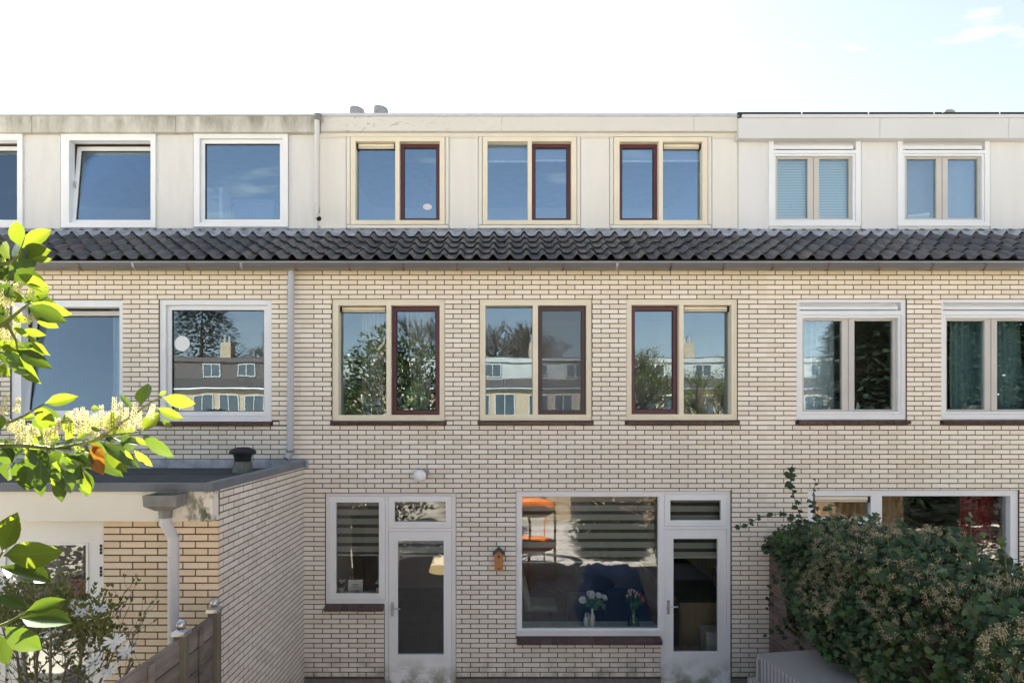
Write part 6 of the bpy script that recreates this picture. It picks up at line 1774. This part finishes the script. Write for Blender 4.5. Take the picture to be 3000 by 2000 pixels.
# bare trees
def bare_tree(x, y, hgt, label, spread=0.9, seed=1, depth=5, leaf=False, lean=0):
    t = thing('bare_tree', (x, y, 0), label, 'tree', 'trees seen reflected')
    tr = random.Random(seed); mb = MB(); tw = MB(); ends = []
    def br(p, d, L, r, lvl):
        q = p+d*L*0.5+Vector((tr.uniform(-.06,.06), tr.uniform(-.06,.06), 0))*L; e = p+d*L
        (mb if lvl >= depth-1 else tw).tube([p, q, e], [r, r*0.8, r*0.6], 6 if lvl >= depth-1 else 3, cap=False)
        if lvl == 0: ends.append((e, d)); return
        for k in range(4 if lvl in (1, depth) else 3):
            nd = (d+Vector((tr.uniform(-1,1), tr.uniform(-1,1), tr.uniform(-.15,.6)))*spread).normalized()
            br(p.lerp(e, tr.uniform(0.55, 1.0)), nd, L*tr.uniform(0.62, 0.8), r*0.66, lvl-1)
    br(Vector((x, y, 0)), Vector((lean, 0, 1)).normalized(), hgt*0.33, hgt*0.014+0.02, depth)
    mb.build('trunk', MT['bark'], t, True); tw.build('crown', MT['bark'], t)
    if leaf:
        f = MB()
        for (e, d) in ends:
            for k in range(5): flat_leaf(f, e+Vector((tr.uniform(-.15,.15), tr.uniform(-.15,.15), tr.uniform(-.2,.2))), (tr.uniform(-1,1), tr.uniform(-1,1), 0.5), (0, 0, 1), 0.09, 0.04)
        f.build('buds', MT['mleaf'], t, kind='stuff')
bare_tree(1.5, -52, 16, 'tall bare tree behind the sunlit row, left one', 0.85, 3, 6)
bare_tree(6.0, -55, 15, 'tall bare tree behind the sunlit row, second one', 0.8, 4, 6)
bare_tree(-20, -50, 14, 'tall bare tree behind the sunlit row at the far left', 0.85, 5, 6)
bare_tree(-5.5, -54, 15, 'slim bare tree behind the sunlit row', 0.45, 8, 6)
bare_tree(5.7, -16.5, 6.6, 'budding bare garden tree reflected in the right cream window', 0.75, 6, 6, True)
bare_tree(8.4, -15.0, 6.2, 'second budding bare garden tree reflected in the right cream window', 0.75, 9, 6, True)
# dark evergreens
def evergreen(x, y, hgt, rad, label, seed, col, dens=1.0):
    t = thing('evergreen_tree', (x, y, 0), label, 'tree', 'evergreens seen reflected')
    er = random.Random(seed)
    mb = MB(); mb.tube([(x, y, 0), (x+0.1, y, hgt*0.6), (x, y, hgt*0.95)], [hgt*0.02+0.03, hgt*0.012+0.02, 0.02], 7); mb.build('trunk', MT['bark'], t, True)
    f = MB(); n = int((3600+hgt*150)*dens)
    lf = 0.036*hgt+0.12
    for i in range(n):
        s_ = er.random(); z = hgt*(0.10+0.90*s_); rr = rad*(1-s_**2.2)**0.6*(0.25+0.75*er.random()**0.5)*(1+0.3*mnoise.noise((s_*9, i % 7, seed)))
        th = er.uniform(0, 2*pi); o_ = Vector((cos(th), sin(th), 0))
        flat_leaf(f, Vector((x, y, z))+o_*rr, o_+Vector((0, 0, er.uniform(-0.5, 0.4))), (0, 0, 1), lf*er.uniform(0.5, 1.1), lf*0.4)
    f.build('crown', col, t, kind=None)
MT['ever'] = leaf_mat('evergreen_leaf', (0.020, 0.030, 0.016), (0.02, 0.035, 0.008), 0.15, 0.6, 0.4, 0.2)
MT['hedge'] = leaf_mat('hedge_leaf', (0.06, 0.10, 0.02), (0.12, 0.18, 0.02), 0.3, 0.5, 0.3)
evergreen(-24.5, -43, 13.5, 4.2, 'dark spreading evergreen behind the brown clad house', 31, MT['ever'])
evergreen(12.6, -12.5, 8.2, 2.1, 'dark evergreen reflected in the right house window', 32, MT['ever'], 5.5)
evergreen(16.4, -12.9, 8.6, 2.4, 'second dark evergreen reflected in the far right window', 33, MT['ever'], 5.5)
evergreen(-0.9, -14.2, 3.0, 1.3, 'bright green garden shrub beyond the terrace, left one', 34, MT['hedge'])
evergreen(0.9, -14.8, 2.7, 1.2, 'bright green garden shrub beyond the terrace, middle one', 35, MT['hedge'])
evergreen(-4.6, -8.6, 4.6, 1.0, 'tall green shrub beside the laurel', 36, MT['hedge'])
evergreen(-6.9, -7.2, 3.6, 1.5, 'dense dark shrub in the garden of the left house', 37, MT['ever'])
evergreen(-9.6, -7.6, 3.2, 1.4, 'second dense dark shrub in the garden of the left house', 38, MT['ever'])
evergreen(19.8, -12.6, 8.0, 2.2, 'third dark evergreen beyond the right garden', 39, MT['ever'], 4.5)
evergreen(2.9, -8.7, 2.3, 1.0, 'added dark shrub right of the terrace blocking bright ground in reflections, nearer one', 40, MT['ever'])  # unseen shrub added to block sunlit ground from the living room glass
evergreen(2.7, -7.35, 1.25, 0.8, 'added low dark shrub hiding the sunlit terrace strip from the window', 44, MT['ever'])  # added out of view to darken the terrace strip in that glass
evergreen(4.6, -9.0, 2.6, 1.1, 'added dark shrub behind the garden wall blocking bright ground in reflections', 41, MT['ever'])  # also added out of view to keep that glass reflection dark
evergreen(10.6, -8.4, 2.6, 1.7, 'added broad dark shrub masking sunlit ground in the right garden, left one', 42, MT['ever'])  # unseen pair added to hide bright ground from the right house window
evergreen(13.6, -8.4, 2.6, 1.7, 'added broad dark shrub masking sunlit ground in the right garden, right one', 43, MT['ever'])
# garden shed of pale brick and fences
t = thing('garden_shed', (2.75, -13.3, 0), 'low pale brick garden shed at the end of the terrace', 'shed')
mb = MB(); mb.holes(1.6, 3.9, 0, 2.25, -12.75, -12.55, [(2.35, 3.15, 0.02, 2.02)])
mb.xf(lambda p: Vector((p.x, -25.3-p.y, p.z))); mb.f = [f[::-1] for f in mb.f]; mb.build('front_wall', MT['o_brick'], t)
mb = MB(); mb.box(1.6, 3.9, -15, -12.76, 0, 2.2); mb.build('body', MT['o_brick'], t)
mb = MB(); mb.box(1.5, 4.0, -15.1, -12.4, 2.251, 2.36); mb.build('roof', MT['felt'], t)
mb = MB(); mb.box(2.36, 3.14, -12.74, -12.68, 0.03, 2.01); mb.build('door', MT['o_dark'], t)
def plank_fence(x0, x1, y, label, alongx=True):
    t = thing('plank_fence', ((x0+x1)/2 if alongx else y, y if alongx else (x0+x1)/2, 0), label, 'fence', 'fences between the gardens')
    n = int((x1-x0)/0.15)
    for i in range(n):
        a = x0+i*0.15; mb = MB(); hh = 1.8+random.uniform(-0.01, 0.01)
        if alongx: mb.box(a+0.004, a+0.146, y-0.01, y+0.01, 0.03, hh)
        else: mb.box(y-0.01, y+0.01, a+0.004, a+0.146, 0.03, hh)
        mb.build('plank', MT['o_fence'], t)
    mb = MB()
    if alongx: mb.box(x0, x1, y+0.011, y+0.05, 1.4, 1.48)
    else: mb.box(y+0.011, y+0.05, x0, x1, 1.4, 1.48)
    mb.build('rail', MT['o_fence'], t)
MT['o_fence'] = M('tan_plank', (0.34, 0.22, 0.13), 0.8, 0.25, 10, stretch=(1, 1, 0.2), idvar=0.2)
plank_fence(3.9, 12.0, -11.8, 'sunlit tan plank fence across the right garden')
plank_fence(-16.6, -8.2, -17.2, 'tan plank fence behind the left garden')
# trampoline below the camera
TX, TY_ = 0.42, -5.35
t = thing('trampoline', (TX, TY_, 0), 'small orange trampoline with a padded rail on the terrace', 'trampoline')
MT['orange'] = M('orange_padding', (0.80, 0.22, 0.03), 0.5, 0.1, 6)
MT['yellow'] = M('yellow_foam', (0.75, 0.60, 0.08), 0.5, 0.1, 6)
def hoop(rr, z, r, mat, nm, flat=1.0):
    mb = MB(); n = 36; k = 8
    for i in range(n):
        a = 2*pi*i/n
        for j in range(k):
            b_ = 2*pi*j/k; q = rr+r*cos(b_)
            mb.v.append((TX+q*cos(a), TY_+q*sin(a), z+r*sin(b_)*flat))
    for i in range(n):
        for j in range(k):
            mb.f.append((i*k+j, ((i+1) % n)*k+j, ((i+1) % n)*k+(j+1) % k, i*k+(j+1) % k))
    mb.build(nm, mat, t, 'all')
hoop(0.72, 0.72, 0.12, MT['orange'], 'rim_padding', 0.6)
hoop(0.74, 1.50, 0.085, MT['orange'], 'top_rail', 1.3)
mb = MB(); mb.lathe([(0.64, 0), (0.64, 0.006)], (TX, TY_, 0.71), 32); mb.build('jumping_mat', MT['black'], t)
for i in range(6):
    a = 2*pi*i/6+0.3; x, y = TX+0.82*cos(a), TY_+0.82*sin(a)
    mb = MB(); mb.tube([(x, y, 0.012), (x, y, 1.54)], 0.022, 8); mb.build('pole', MT['orange'] if i % 2 else MT['yellow'], t, True)
# blue tarpaulin over garden furniture, near the wall
t = thing('tarpaulin_cover', (1.95, -2.7, 0.012), 'crumpled blue tarpaulin over garden furniture below the living room window', 'tarpaulin')
MT['tarp'] = M('blue_tarpaulin', (0.17, 0.38, 0.80), 0.32, 0.2, 6, bmp=0.4, bscale=12)
mb = MB(); n = 44
for j in range(n+1):
    for i in range(n+1):
        u, v = i/n*2-1, j/n*2-1
        rr = max(abs(u), abs(v))**1.0
        z = 0.78*(1-max(0, (rr-0.55)/0.45)**1.5)
        z += 0.16*mnoise.noise((u*2.6, v*2.6, 1))+0.09*abs(mnoise.noise((u*6, v*6, 2)))+0.05*mnoise.noise((u*12, v*12, 2))
        mb.v.append((1.95+u*0.66*(0.92+0.05*mnoise.noise((u*4, v*4, 5))), -2.7+v*0.52, 0.012+max(0.004, z if rr < 0.999 else 0.004)))
for j in range(n):
    for i in range(n):
        a = j*(n+1)+i; mb.f.append((a, a+1, a+n+2, a+n+1))
mb.build('sheet', MT['tarp'], t, True)
mb = MB(); mb.box(1.62, 2.28, -2.95, -2.45, 0.30, 0.5); mb.build('covered_frame', MT['black'], t)
for xx in (1.62, 2.23):
    for yy in (-2.95, -2.5):
        mb = MB(); mb.box(xx, xx+0.05, yy, yy+0.05, 0.013, 0.2995); mb.build('leg', MT['black'], t)
